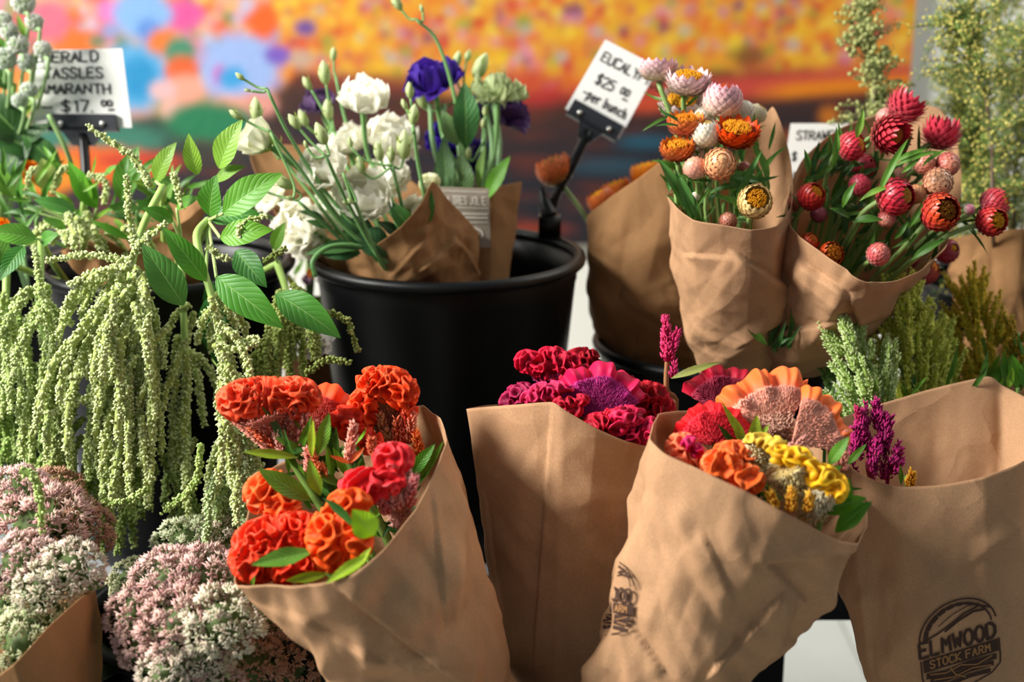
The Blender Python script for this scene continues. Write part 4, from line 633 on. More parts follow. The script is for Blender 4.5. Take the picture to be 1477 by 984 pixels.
for a in [
 ('topmost spiky red strawflower leaning over the paper edge', 1305, 156, 1.50, 20, (.55, .75, .25), .9, 'd04858', 'c82840', 'a03020', 'd87078', .55, None),
 ('spiky red strawflower just below the topmost one', 1283, 194, 1.47, 21, (.62, -.25, .7), .8, 'd04450', 'c02838', 'c87020', 'e0a090', .5, None),
 ('red strawflower with orange eye, left under the topmost pair', 1228, 211, 1.45, 20, (.8, .2, .55), .75, 'c83240', 'c8283c', 'e08818', 'd06868', .1, (1195, 245, 1.47)),
 ('spiky pink red strawflower at the far right top', 1357, 196, 1.49, 20, (.15, .95, .25), .8, 'd04858', 'cc3048', 'a03020', 'e0888c', .6, (1320, 225, 1.49)),
 ('tan pink bud under the far right spiky one', 1333, 236, 1.46, 16, (.3, .1, .8), .12, 'd88878', 'dc9878', YC, 'd8a080', .04, None),
 ('pinkish striped bud at the right edge of the paper', 1367, 237, 1.46, 17, (.3, -.2, .8), .15, 'd87068', 'e09878', YC, 'd88c80', .05, None),
 ('wide tan striped strawflower below the two buds', 1353, 263, 1.44, 21, (.2, -.3, .85), .25, 'e0a07c', 'e4b084', YC, 'd88c78', .06, None),
 ('round apricot bud left of the wide tan one', 1322, 280, 1.44, 14, (.3, -.3, .85), .1, 'd89868', 'dca070', YC, 'd88868', .03, None),
 ('large crimson strawflower with ochre eye in the middle', 1291, 284, 1.42, 26, (.62, .05, .7), .62, 'c83040', 'b81c34', 'c89030', 'd87068', .08, (1235, 320, 1.45)),
 ('large red strawflower with dark orange eye, lower right', 1356, 306, 1.41, 27, (.25, .08, .95), .72, 'd03c3c', 'd8501c', 'a06010', 'd87068', .08, (1310, 350, 1.44)),
 ('closed pink red strawflower left of the large crimson one', 1240, 267, 1.46, 16, (.3, .5, .7), .15, 'c84858', 'c83c50', YC, 'cc6c68', .05, None),
 ('dark red strawflower in shade above the closed pink one', 1246, 240, 1.50, 18, (.3, .3, .8), .3, 'b03040', 'b83a48', YC, 'a83c48', .05, None),
 ('orange eyed red strawflower at the left of red bouquet', 1170, 284, 1.44, 19, (.45, .5, .65), .75, 'c02c30', 'c8301c', 'f09414', 'b83c40', .1, None),
 ('pink bud peeking out left beside the orange eyed red one', 1148, 292, 1.47, 12, (-.1, .6, .6), .1, 'c86860', 'd07868', YC, 'b85c58', .03, None),
 ('purple pink bud below the orange eyed red one', 1181, 309, 1.47, 12, (.2, .1, .8), .1, 'a84c60', 'b85c68', YC, 'a05060', .03, None),
 ('closed pink white ball strawflower low in the red bouquet', 1267, 367, 1.40, 17, (.35, .5, .75), .1, 'cc5458', 'd88070', YC, 'e0a898', .03, (1240, 390, 1.43)),
 ('burnt orange disc strawflower at the lower paper rim', 1199, 367, 1.41, 18, (.35, .35, .85), 1.1, 'c8481c', 'd0501c', 'd87c14', 'b83c20', .04, None),
 ('small red orange strawflower against the lower left rim', 1167, 350, 1.42, 14, (.5, .6, .6), .8, 'c83a20', 'd04818', 'd87018', 'c04038', .05, None),
 ('yellow eyed red strawflower outermost at right', 1430, 319, 1.42, 21, (.42, .0, .9), .8, 'd03444', 'd83c2c', 'f0a81c', 'd86868', .1, (1350, 350, 1.44)),
 ('red pink strawflower right above the outermost yellow eyed one', 1434, 293, 1.45, 20, (.75, .25, .4), .7, 'd44858', 'd84040', 'e09020', 'dc8088', .12, (1360, 335, 1.46)),
 ('tiny pink bud left of the outermost red pair', 1398, 302, 1.44, 8, (.8, .1, .4), .1, 'd8889c', 'e0a0b0', YC, 'c8c8a8', .03, None),
 ('dim red strawflower outside the cone under its right edge', 1365, 362, 1.56, 18, (.4, .2, .8), .4, 'b03048', 'b84050', YC, 'a03848', .05, None),
 ('magenta and orange strawflower above the green plumes', 1334, 390, 1.54, 20, (.6, .4, .5), .7, 'b03058', 'c85030', 'e08020', 'a83458', .08, None),
 ('small tan red bud under the large crimson strawflower', 1279, 315, 1.43, 13, (-.2, -.6, .7), .2, 'c85858', 'd89078', YC, 'c87060', .04, None),
 ('dull tan bud above the large crimson strawflower', 1300, 254, 1.49, 13, (.2, .2, .8), .1, 'b88068', 'c08870', YC, 'a87060', .03, None),
 ('faded pink bud behind the topmost stem', 1278, 170, 1.52, 14, (.6, .7, .2), .2, 'd89c90', 'd8a098', YC, 'c88880', .05, None)]:
    straw(a[0], a[1], a[2], a[3], a[4], a[5], a[6]*.82, a[7], a[8], a[9], a[10], 'G', group='red strawflowers', lift=a[11], point=.75, stem_to=a[12], leaves=5 if a[4] > 17 else 3, lc='386a30', nb=14)
for a in [('orange strawflower standing alone left of black stake', 800, 244, 1.80, 25, (-.35, .85, .2), .9, 'd8703c', 'e07a48', 'c88040', 'b8a060'), ('orange strawflower just over the shaded paper edge', 868, 290, 1.78, 20, (-.5, .8, .2), .8, 'dc6c30', 'e07838', YC, 'c89060'),
          ('bright orange strawflower behind the shaded paper', 892, 278, 1.82, 22, (-.3, .9, .2), .8, 'e87a28', 'ea8430', YC, 'd08050'), ('orange strawflower at the peak of the shaded paper', 932, 250, 1.80, 21, (-.2, .9, .2), .9, 'ea7c18', 'f08c20', YC, 'd07030')]:
    straw(*a, 'H', group='orange strawflowers behind', stem_to=(848, 320, 1.80) if a[1] == 800 else None)
# leaves inside the strawflower cones
def greenery(label, wk, regs, n, wl, cols, seed, d0, d1, ups=(.2, 1.0), name='foliage_sprig', spread=.6):
    rg = random.Random(seed); k = 0
    for (x0, y0, x1, y1) in regs:
        bx, by = (x0+x1)/2, y1; root = thing(name, P(bx, by, (d0+d1)/2), label[k], 'foliage'); plain_stem(root, [P(bx, (y0+y1)/2, (d0+d1)/2), P(bx, by, (d0+d1)/2), W[wk][2] if wk in W else P(*wk)], .002, '5f8a3a'); k += 1
        for i in range(n):
            x, y, d = rg.uniform(x0, x1), rg.uniform(y0, y1), rg.uniform(d0, d1); L = rg.uniform(*wl); an = rg.gauss(ups[0], spread)
            leaf(root, P(x, y, d), P(x+math.sin(an)*L, y-math.cos(an)*L, d+rg.uniform(-.02, .01)), L*rg.uniform(.14, .24)*d/FPX, lin(rg.choice(cols)), bend=rg.uniform(-.15, .2), m=M_blade, fold=.45, nu=3, nv=9, wave=.3, shape=.8)
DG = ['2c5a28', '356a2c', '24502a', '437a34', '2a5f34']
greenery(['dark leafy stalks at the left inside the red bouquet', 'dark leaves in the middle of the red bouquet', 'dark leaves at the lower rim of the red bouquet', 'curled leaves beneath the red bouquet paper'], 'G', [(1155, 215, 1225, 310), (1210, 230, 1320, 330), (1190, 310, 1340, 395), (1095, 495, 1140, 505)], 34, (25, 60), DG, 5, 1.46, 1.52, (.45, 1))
greenery(['blue green leaves at the left of the pale bouquet', 'green leaves at the right of the pale bouquet', 'green leaves low in the pale bouquet'], 'F', [(965, 245, 1010, 310), (1060, 200, 1110, 300), (1000, 260, 1090, 325)], 16, (30, 62), ['3f7f4a', '4a8a44', '2f6f3a', '569a50'], 6, 1.44, 1.48, (-.1, 1))
o = thing('foliage_sprig', P(960, 300, 1.45), 'curling green leaves outside left of the pale bouquet', 'foliage'); plain_stem(o, [P(976, 190, 1.46), P(975, 260, 1.46), P(985, 330, 1.46), W['F'][2]], .002)
for q in [(985, 300, 948, 228, 18), (1000, 320, 975, 245, 20), (985, 185, 945, 182, 6), (985, 180, 950, 160, 6), (1030, 225, 1000, 260, 9), (1095, 262, 1040, 250, 16), (1010, 322, 985, 262, 14), (1060, 300, 1100, 215, 12)]: leaf(o, P(q[0], q[1], 1.42), P(q[2], q[3], 1.41), q[4]*1.42/FPX, lin('3f7f48'), .12, m=M_blade, fold=.4)
rg = random.Random(3)
o = thing('foliage_sprig', P(1300, 330, 1.43), 'long curly leaves sweeping across the red bouquet', 'foliage'); plain_stem(o, [P(1250, 300, 1.45), P(1220, 360, 1.47), W['G'][2]], .002)
for q in [(1290, 235, 1340, 215, 9), (1265, 285, 1310, 200, 12), (1240, 290, 1292, 268, 10), (1230, 320, 1275, 318, 14), (1215, 300, 1235, 262, 12), (1310, 330, 1335, 285, 10), (1315, 375, 1365, 345, 14), (1235, 200, 1246, 158, 12), (1200, 240, 1206, 182, 12), (1290, 240, 1355, 218, 9), (1225, 315, 1195, 300, 11), (1290, 345, 1310, 318, 10), (1165, 250, 1160, 215, 11), (1330, 240, 1365, 216, 7), (1300, 250, 1330, 225, 8)]: leaf(o, P(q[0], q[1], 1.42), P(q[2], q[3], 1.41), q[4]*1.42/FPX, lin(rg.choice(['3f7a38', '4c8c40', '5f9c48', '346a30'])), .15, m=M_blade, fold=.4)

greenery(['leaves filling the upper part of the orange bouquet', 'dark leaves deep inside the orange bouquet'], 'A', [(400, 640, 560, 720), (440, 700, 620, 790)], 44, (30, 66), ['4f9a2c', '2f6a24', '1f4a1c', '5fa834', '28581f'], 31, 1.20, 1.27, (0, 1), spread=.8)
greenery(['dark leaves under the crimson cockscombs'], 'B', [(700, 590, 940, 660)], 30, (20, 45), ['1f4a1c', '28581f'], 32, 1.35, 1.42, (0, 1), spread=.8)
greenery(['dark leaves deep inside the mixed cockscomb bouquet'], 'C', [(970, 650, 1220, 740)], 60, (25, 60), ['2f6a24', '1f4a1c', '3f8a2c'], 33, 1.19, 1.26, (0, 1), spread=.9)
# ------------------------------------------------------------------ lisianthus
def petal_mesh(name, wd, ruf, col, tip, flare, seed):
    nv, nu = 11, 11; v = np.linspace(0, 1, nv)[:, None]; u = np.linspace(-1, 1, nu)[None]; prof = np.sin(np.clip(v*.62+.06, 0, 1)*PI)**.8; x = u*wd*prof; edge = np.abs(u)**2*.5*v+v**3
    z = .30*(u**2)*prof*wd+ruf*edge*np.sin(u*7+seed)*.9+ruf*.5*edge*np.sin(u*15+seed*2); y = v*(1-.08*u**2); bend = flare*v**2
    V = np.stack([x+0*v, y*np.cos(bend)+0*u, z+y*np.sin(bend)*-1+.22*np.sin(v*PI)*-1], -1)
    g = G(); g.add(V.reshape(-1, 3), grid(nv, nu), mix(lin(col), lin(tip), (np.clip(v*2.2, 0, 1)+0*u)).reshape(-1, 3)); return g.mesh(name, M_petal)
PM = {}
def bloom(label, x, y, d, r, face, base='cfe09c', tip='fdfbee', ruf=.10, n=(7, 6, 5), tilt=(1.1, .66, .3), foot=(600, 420, 1.66), scale=(1, .95, .8), wd=.72, group='lisianthus blooms', cat='flower', name='lisianthus', sep=True, part='petal'):
    ax = cdir(*face); root = thing(name, P(x, y, d), label, cat, group); c0 = P(x, y, d); R = r*d/FPX*1.12; a = nrm(np.cross(ax, [.3, .2, .9])); b = np.cross(ax, a)
    key = (base, tip, ruf, wd)
    if key not in PM: PM[key] = [petal_mesh('petal', wd, ruf, base, tip, fl, i*2.3+1) for i, fl in enumerate((.45, -.1, -.45, .2))]
    for w_, (k, tl, sc) in enumerate(zip(n, tilt, scale)):
        for j in range(k):
            ph = (j+.5*w_)/k*2*PI+random.uniform(-.15, .15); t_ = tl+random.uniform(-.1, .1); rad = math.cos(ph)*a+math.sin(ph)*b; Y = math.sin(t_)*rad+math.cos(t_)*ax; X = np.cross(Y, ax if t_ > .3 else nrm(ax*.5+rad)); X = nrm(np.cross(rad, ax)); Z = np.cross(X, Y)
            if Z@rad > 0 and t_ < .8: pass
            S = R*sc*random.uniform(.92, 1.06); m = Matrix(((*(X*S)[:1], Y[0]*S, Z[0]*S, -ax[0]*R*.45), (X[1]*S, Y[1]*S, Z[1]*S, -ax[1]*R*.45), (X[2]*S, Y[2]*S, Z[2]*S, -ax[2]*R*.45), (0, 0, 0, 1)))
            o = bpy.data.objects.new(part, random.choice(PM[key])); C.objects.link(o); o.parent = root; o.matrix_local = m
    bt = c0-ax*R*.5; ft = P(*foot)
    if sep:
        for j in range(5): ph = j/5*2*PI; rad = math.cos(ph)*a+math.sin(ph)*b; leaf(root, bt-ax*R*.1, bt+rad*R*.55+ax*R*.35, R*.16, lin('7fae4a'), m=M_blade, name='sepal', nu=3, nv=6, face=rad)
    plain_stem(root, [bt, bt-ax*R*.9+(ft-bt)*.15, (bt+ft)/2+RT*random.uniform(-.01, .01), ft], [.004, .0024, .0026, .003], '6f9a58'); return root
FT = (585, 400, 1.66)
for a in [('ruffled pure white lisianthus, highest in the bouquet', 524, 138, 1.62, 38, (.1, .75, .6)), ('white lisianthus tilted forward at the left centre', 463, 240, 1.55, 36, (-.1, .35, .9)), ('largest white lisianthus in the lower middle', 522, 280, 1.56, 42, (.15, .35, .9)),
          ('cream white lisianthus behind the highest one, right', 566, 196, 1.68, 38, (.2, .7, .5)), ('cream white lisianthus left below the highest one', 502, 200, 1.68, 34, (-.1, .8, .4)), ('soft white lisianthus at the bottom left of bouquet', 424, 322, 1.60, 40, (-.4, .2, .8)),
          ('small white lisianthus behind tassel leaf', 388, 278, 1.63, 28, (-.6, .4, .6)), ('white lisianthus partly hidden among bud stems', 562, 248, 1.66, 30, (.2, .5, .7)), ('white lisianthus low behind the bucket edge leaves', 440, 345, 1.64, 30, (-.2, -.2, .9)), ('white lisianthus hidden left of centre behind stems', 480, 300, 1.64, 32, (-.1, .5, .8)), ('small white bloom at far left of bouquet', 340, 285, 1.64, 20, (-.5, .4, .6))]:
    bloom(*a[:6], foot=FT)
bloom('creamy frilled carnation at the paper edge', 602, 302, 1.58, 27, (.2, .4, .85), 'e6e6b8', 'f4f0dc', .16, (10, 9, 7), (1.2, .8, .4), FT, (1, .85, .65), .4, name='carnation')
bloom('half open cream lisianthus pointing left', 376, 203, 1.53, 34, (-.8, .45, .3), 'b8d080', 'f2f2dc', .05, (5, 4, 3), (.42, .28, .15), (560, 400, 1.64), (1.25, 1.2, 1.0), .5)
bloom('cream bud opening beside the frilled carnation', 618, 270, 1.62, 24, (.1, .9, .2), 'b8d080', 'eeeec8', .03, (4, 3, 3), (.35, .2, .1), FT, (1.2, 1.2, 1), .45)
bloom('limp white bloom hanging behind the tassel leaves', 452, 492, 1.50, 34, (.3, -.75, .5), 'dfe4cc', 'f0efe9', .14, (6, 4, 3), (.8, .5, .3), (430, 420, 1.52))
bloom('violet purple lisianthus, tallest of the rear bouquet', 624, 108, 1.72, 42, (-.1, .75, .5), '3c2088', '4a2a9c', .13, (6, 5, 3), (1.0, .6, .3), (690, 400, 1.72))
bloom('dusky mauve lisianthus at left behind the white ones', 460, 148, 1.74, 28, (-.2, .7, .5), '5a4460', '6a5078', .08, (5, 4, 3), (.7, .45, .2), FT)
bloom('dusky purple lisianthus under the green carnation', 722, 152, 1.78, 42, (.2, .75, .5), '4c3458', '5a3c70', .12, (6, 5, 4), (1.15, .8, .4), (700, 400, 1.74))
bloom('violet lisianthus low between the rear stems', 648, 200, 1.80, 36, (-.1, .5, .8), '38209a', '40249c', .12, (5, 4, 3), (.9, .6, .3), (690, 400, 1.74))
bloom('dark violet lisianthus hidden lowest in rear bouquet', 690, 225, 1.82, 32, (0, .5, .8), '38207c', '3c2480', .12, (5, 4, 3), (.9, .6, .3), (690, 400, 1.74))
bloom('pale green carnation with mauve frilled edges', 718, 118, 1.70, 40, (0, .97, .22), '8fb058', 'bcc894', .14, (12, 10, 8), (1.35, 1.0, .6), (690, 400, 1.72), (1, .85, .7), .34, name='carnation')
def bud(parent, x, y, d, L, face, col='c4d88a', tipc='dfe8b8', fat=.3):
    ax = cdir(*face); c = P(x, y, d); l = L*d/FPX; nv, nu = 12, 12; v = np.linspace(0, 1, nv)[:, None]; ph = np.linspace(0, 2*PI, nu, endpoint=False)[None]; a = nrm(np.cross(ax, [.3, .2, .9])); b = np.cross(ax, a)
    r = l*fat*np.sin(np.clip(v*.93+.05, 0, 1)*PI)**.7*(1-.35*v)*(1+.12*np.sin(ph*5+v*4)); p = ph+v*.8; V = c+(v-.5)[..., None]*l*ax+r[..., None]*(np.cos(p)[..., None]*a+np.sin(p)[..., None]*b)
    g = G(); g.add(V.reshape(-1, 3), grid(nv, nu, True), mix(lin(col)*.8, lin(tipc), v[:, 0]).repeat(nu, 0)); g.build('bud', M_petal, parent)
    for j in range(4): q = j/4*2*PI+.4; rad = math.cos(q)*a+math.sin(q)*b; leaf(parent, c-ax*l*.5, c+ax*l*random.uniform(.1, .6)+rad*l*fat*random.uniform(.9, 1.6), l*.13, lin('6f9a3c'), m=M_blade, name='sepal', nu=3, nv=6, face=rad)
    return c-ax*l*.5
SPR = [('slender bud sprig reaching furthest left over the painting', (600, 395, 1.6), 1.50, [(346, 110, 16, (-.8, .6, .3)), (357, 130, 10, (-.9, .2, .2))], [(385, 128), (420, 200), (480, 290), (560, 375)]),
       ('two budded stems curving low at the left of the whites', (590, 395, 1.6), 1.49, [(340, 165, 22, (-.8, .5, .3)), (418, 286, 13, (-.6, .2, .5))], [(390, 190), (430, 240), (490, 320), (560, 380)]),
       ('pair of striped green buds in front of the left whites', (570, 390, 1.6), 1.48, [(424, 175, 26, (-.55, .75, .3)), (463, 192, 34, (-.4, .9, .2)), (441, 208, 12, (-.3, .8, .2))], [(470, 225), (500, 290), (545, 370)]),
       ('tall upright bud at the back left of the whites', (560, 390, 1.7), 1.70, [(481, 78, 20, (0, 1, .1))], [(484, 110), (500, 180), (540, 300)]),
       ('cluster of plump pale buds beside the mauve bloom', (570, 390, 1.7), 1.67, [(468, 104, 34, (-.1, .95, .2)), (443, 120, 22, (-.5, .8, .2)), (473, 158, 30, (-.1, .95, .2)), (437, 170, 26, (-.4, .9, .2))], [(482, 190), (510, 260), (550, 340)]),
       ('narrow double bud sprig right of the highest white bloom', (610, 390, 1.64), 1.58, [(591, 130, 24, (-.1, 1, .1)), (583, 150, 16, (-.4, .9, .1)), (597, 165, 30, (.1, 1, .1))], [(597, 185), (602, 230), (615, 310)]),
       ('three short plump buds in a row in the middle', (595, 390, 1.62), 1.55, [(546, 218, 28, (-.2, .9, .3)), (564, 222, 24, (0, .95, .2)), (583, 208, 42, (.05, 1, .2)), (520, 238, 26, (-.3, .9, .3)), (505, 205, 16, (-.2, 1, .1))], [(566, 240), (578, 290), (592, 350)]),
       ('pale bud stem drooping at the lower left of the whites', (560, 395, 1.62), 1.54, [(408, 262, 34, (-.7, .4, .3)), (365, 270, 24, (-.8, .3, .3))], [(430, 290), (480, 335), (530, 380)]),
       ('feathery green bud behind the half open cream bloom', (560, 395, 1.62), 1.60, [(370, 158, 36, (-.1, 1, .1)), (398, 212, 30, (-.3, .9, .1)), (340, 190, 14, (-.8, .5, .2))], [(385, 200), (440, 270), (520, 370)]),
       ('thin bare sprig crossing in front of the large white bloom', (575, 395, 1.6), 1.49, [(505, 290, 12, (-.6, .5, .4)), (497, 292, 8, (-.6, .5, .4))], [(495, 250), (515, 300), (550, 380)]),
       ('pale green bud rising highest above the painting', (690, 400, 1.72), 1.66, [(572, 3, 26, (-.5, .8, .2)), (608, 12, 12, (-.3, .9, .2))], [(600, 28), (632, 62), (660, 160), (680, 300)]),
       ('green bud cluster between violet bloom and carnation', (695, 400, 1.74), 1.74, [(694, 95, 40, (.4, .9, .1)), (660, 85, 24, (.2, 1, .1)), (610, 135, 40, (0, 1, .1)), (675, 80, 18, (.3, 1, .1))], [(670, 140), (668, 240), (685, 330)]),
       ('tiny bud sprig beside the rear bouquet stems', (700, 400, 1.74), 1.69, [(700, 160, 16, (0, 1, .1)), (697, 178, 14, (0, 1, .1)), (676, 220, 18, (0, 1, .1))], [(700, 200), (698, 260), (695, 330)])]
for lab, ft, d, buds, st in SPR:
    root = thing('lisianthus_bud_sprig', P(*ft), lab, 'flower bud', 'lisianthus bud sprigs'); pts = [P(x, y, d+(ft[2]-d)*i/len(st)) for i, (x, y) in enumerate(st)]+[P(*ft)]
    plain_stem(root, pts, [.0018, .0028], '6a9658')
    for (x, y, L, f) in buds:
        e = bud(root, x, y, d, L, f); plain_stem(root, [e, e-cdir(*f)*.008+(pts[0]-e)*.3, pts[0]], .0014, '6f9a58', 'branch')
o = thing('foliage_sprig', P(665, 240, 1.70), 'broad grey green leaves among the violet bouquet stems', 'foliage')
for q in [(672, 215, 670, 118, 44, '2f7048'), (660, 210, 640, 160, 30, '5a8f74'), (645, 290, 640, 195, 30, '4a7f6a'), (670, 290, 665, 220, 36, '4f8068'), (700, 290, 736, 225, 26, '4f9a3c'), (690, 275, 700, 210, 14, '5f9a5c'), (640, 290, 630, 230, 26, '4a8068'), (655, 280, 648, 225, 28, '5a8a74')]: leaf(o, P(q[0], q[1], 1.68), P(q[2], q[3], 1.67), q[4]*1.68/FPX, lin(q[5]), .1)
plain_stem(o, [P(665, 240, 1.70), P(680, 320, 1.72), P(690, 420, 1.72)], .003)
for x0, x1 in ((690, 703), (720, 700), (727, 712), (640, 620), (652, 640), (668, 660)): plain_stem(o, [P(x1, 150, 1.73), P((x0+x1)/2, 230, 1.73), P(690, 400, 1.73)], .0032, '7fa470')
o = thing('foliage_sprig', P(560, 400, 1.60), 'dark blue green leaves low in the white bouquet', 'foliage')
for q in [(540, 360, 490, 300, 44, '2c5f48'), (560, 370, 510, 330, 50, '2f6650'), (520, 365, 455, 362, 36, '24543c'), (520, 360, 440, 368, 22, '3a7050'), (600, 340, 560, 290, 30, '2f6a3a'), (610, 330, 620, 270, 26, '3a7a3a'), (575, 340, 545, 320, 20, '1f4a30'), (470, 320, 430, 305, 14, '24543c'), (480, 330, 440, 318, 12, '2c5f40')]: leaf(o, P(q[0], q[1], 1.57), P(q[2], q[3], 1.56), q[4]*1.57/FPX, lin(q[5]), .12)
plain_stem(o, [P(455, 400, 1.53), P(452, 375, 1.53), P(480, 355, 1.54), P(530, 360, 1.56), P(560, 400, 1.60)], .0028, '5f8f50')

# ------------------------------------------------------------------ amaranth
def tassel(parent, pts, w0, w1, cols=('c4d27c', 'e8eec0'), d_list=None, dens=1.0, name='tassel'):
    p = crv(pts, 60); L = np.linalg.norm(np.diff(p, axis=0), axis=1).sum(); n = int(L/.00050*dens); t = np.sort(RNG.uniform(0, 1, n)); T, N, B = frames(p); k = t*59; i = np.clip(k.astype(int), 0, 58); f = (k-i)[:, None]
    c = p[i]*(1-f)+p[i+1]*f; ph = RNG.uniform(0, 2*PI, n); rad = np.cos(ph)[:, None]*N[i]+np.sin(ph)[:, None]*B[i]; taper = np.sin(np.clip(t*.93+.07, 0, 1)*PI*.5)*0+np.clip((1-t)*6, .45, 1)*np.clip(.55+t*3, .5, 1)
    knob = .8+.28*np.sin(t*L/.0042*2*PI/1.5+ph); r = (w0+(w1-w0)*t)*taper*knob; g = G(); tube(g, p[::4], [w0*.55, w1*.5], lin(cols[0])*.75, sides=6)
    a = jit(lin(cols[0]), n, .15); b = jit(lin(cols[1]), n, .12)
    inst(g, SPIN_V, SPIN_F, c+rad*r[:, None]*.42, rad+T[i]*.35+RNG.normal(size=(n, 3))*.35, .0036, .0036*RNG.uniform(.7, 1.3, n), a, b); o = g.build(name, M_tassel, parent); o['kind'] = 'stuff'; return o
def droop(x, y, d, an, L, rg, g_=.10, dd=0):
    p = [(x, y, d)]; vx, vy = math.cos(an), -math.sin(an); st = L/9
    for i in range(9): vy += g_*rg.uniform(.7, 1.5); vx *= .86; m = math.hypot(vx, vy); vx /= m; vy /= m; x += vx*st+rg.uniform(-2, 2); y += vy*st; d += dd/9+rg.uniform(-.004, .004); p.append((x, y, d))
    return [P(*q) for q in p]
def amaranth(label, stem, rg, clusters=(), fixed=(), leaves=(), w=.0064, cols=('bccb72', 'e6edbc'), sr=.0042, foot=(240, 440, 1.64)):
    root = thing('amaranth_stem', P(*foot), label, 'flower', 'hanging amaranth'); g = G(); tube(g, [P(*q) for q in stem]+[], [sr, sr*.7], lin('9dbb62'), sides=9, n=28); g.build('stem', M_stem, root)
    g = G(); tube(g, [P(*stem[0]), P((stem[0][0]*2+foot[0])/3, (stem[0][1]*2+foot[1])/3+6, (stem[0][2]+foot[2]*2)/3), P(*foot)], sr*.9, lin('9dbb62'), sides=7); g.build('lower_stem', M_stem, root)
    for (x, y, d, n, l0, l1, a0, a1, sx, sy) in clusters:
        for i in range(n): tassel(root, droop(x+rg.uniform(-sx, sx), y+rg.uniform(-sy, sy), d+rg.uniform(-.03, .03), math.radians(rg.uniform(a0, a1)), rg.uniform(l0, l1), rg, dd=rg.uniform(-.03, .03), g_=rg.uniform(.05, .15)), w*rg.uniform(.75, 1.05), w*rg.uniform(.7, .95), cols)
    for fx in fixed: tassel(root, [P(x, y, fx[0]) for x, y in fx[2:]], fx[1], fx[1]*.7, cols)
    for q in leaves: leaf(root, P(q[0], q[1], q[5]), P(q[2], q[3], q[5]-.015), q[4]*q[5]/FPX, lin(q[6]), bend=.08, nu=9, nv=22, fold=.22, shape=.85, wave=.06, face=cdir(rg.uniform(-.3, .1), rg.uniform(.2, .5), 1)); 
    for q in leaves[:4]: g = G(); tube(g, [P(stem[0][0], stem[0][1], stem[0][2]), P(q[0], q[1], q[5])], .0016, lin('a8c274')); g.build('leaf_stalk', M_stem, root)
    return root
rg = random.Random(12)
amaranth('amaranth with the arched pale stem and big ribbed leaves', [(300, 318, 1.42), (284, 338, 1.39), (290, 375, 1.37), (308, 440, 1.36), (330, 540, 1.36), (345, 650, 1.37)], rg,
  clusters=[(322, 520, 1.35, 9, 60, 130, -120, -10, 14, 50), (335, 620, 1.35, 10, 80, 170, -130, -50, 22, 30), (312, 450, 1.36, 7, 50, 90, -160, 20, 10, 30)],
  fixed=[(1.34, .0048, (300, 355), (315, 368), (332, 376)), (1.34, .0042, (318, 465), (345, 490), (372, 488)), (1.34, .0042, (345, 345), (352, 320), (385, 312)), (1.33, .0045, (310, 500), (345, 505), (375, 492))],
  leaves=[(322, 308, 408, 250, 54, 1.36, '4c9a34'), (318, 343, 394, 332, 44, 1.35, '52a024'), (297, 405, 234, 328, 40, 1.34, '3f9030'), (312, 400, 409, 474, 56, 1.33, '3a8a30'), (398, 424, 492, 488, 54, 1.36, '3a8a38'), (303, 312, 312, 252, 44, 1.38, '3a8428'), (305, 315, 380, 312, 40, 1.41, '2c7a24'), (340, 362, 385, 415, 44, 1.39, '2f7a3c'), (300, 430, 320, 535, 44, 1.40, '1f6a24'), (265, 440, 205, 352, 54, 1.36, '3f8448'), (285, 252, 272, 192, 30, 1.41, '6aaa44'), (316, 243, 350, 172, 44, 1.40, '6cb04c'), (310, 262, 355, 240, 26, 1.41, '5c9a3c'), (320, 480, 300, 400, 40, 1.42, '1f5f20')])
amaranth('amaranth with a straight green stem hanging beside the arched one', [(262, 350, 1.45), (262, 400, 1.43), (268, 520, 1.41), (272, 640, 1.41)], rg,
  clusters=[(268, 470, 1.41, 8, 60, 120, -160, -20, 12, 50), (272, 600, 1.40, 8, 80, 150, -140, -40, 18, 60)], leaves=[(250, 320, 205, 300, 26, 1.44, '3f8a30'), (255, 300, 290, 285, 22, 1.44, '4a9a34')])
amaranth('bushiest amaranth, its tassels spraying down from the centre left', [(235, 270, 1.45), (205, 330, 1.43), (188, 400, 1.40), (185, 520, 1.39), (195, 620, 1.40)], rg, w=.0068,
  clusters=[(190, 400, 1.38, 18, 70, 150, -190, -40, 18, 26), (188, 450, 1.36, 22, 110, 210, -155, -50, 26, 40), (190, 560, 1.36, 18, 90, 190, -140, -50, 40, 50), (150, 450, 1.38, 10, 100, 200, -160, -90, 20, 30)],
  fixed=[(1.36, .0052, (190, 378), (130, 368), (66, 376)), (1.36, .0050, (190, 388), (140, 392), (100, 412)), (1.35, .0058, (180, 390), (205, 350), (240, 322)), (1.38, .0052, (195, 355), (186, 310), (183, 252)), (1.42, .0058, (218, 268), (190, 226), (126, 182)), (1.35, .0054, (215, 455), (150, 520), (100, 546)), (1.35, .0054, (245, 470), (150, 560), (66, 600)), (1.42, .0042, (262, 300), (255, 265), (250, 250))],
  leaves=[(225, 262, 255, 205, 34, 1.47, '5f9a3c')])
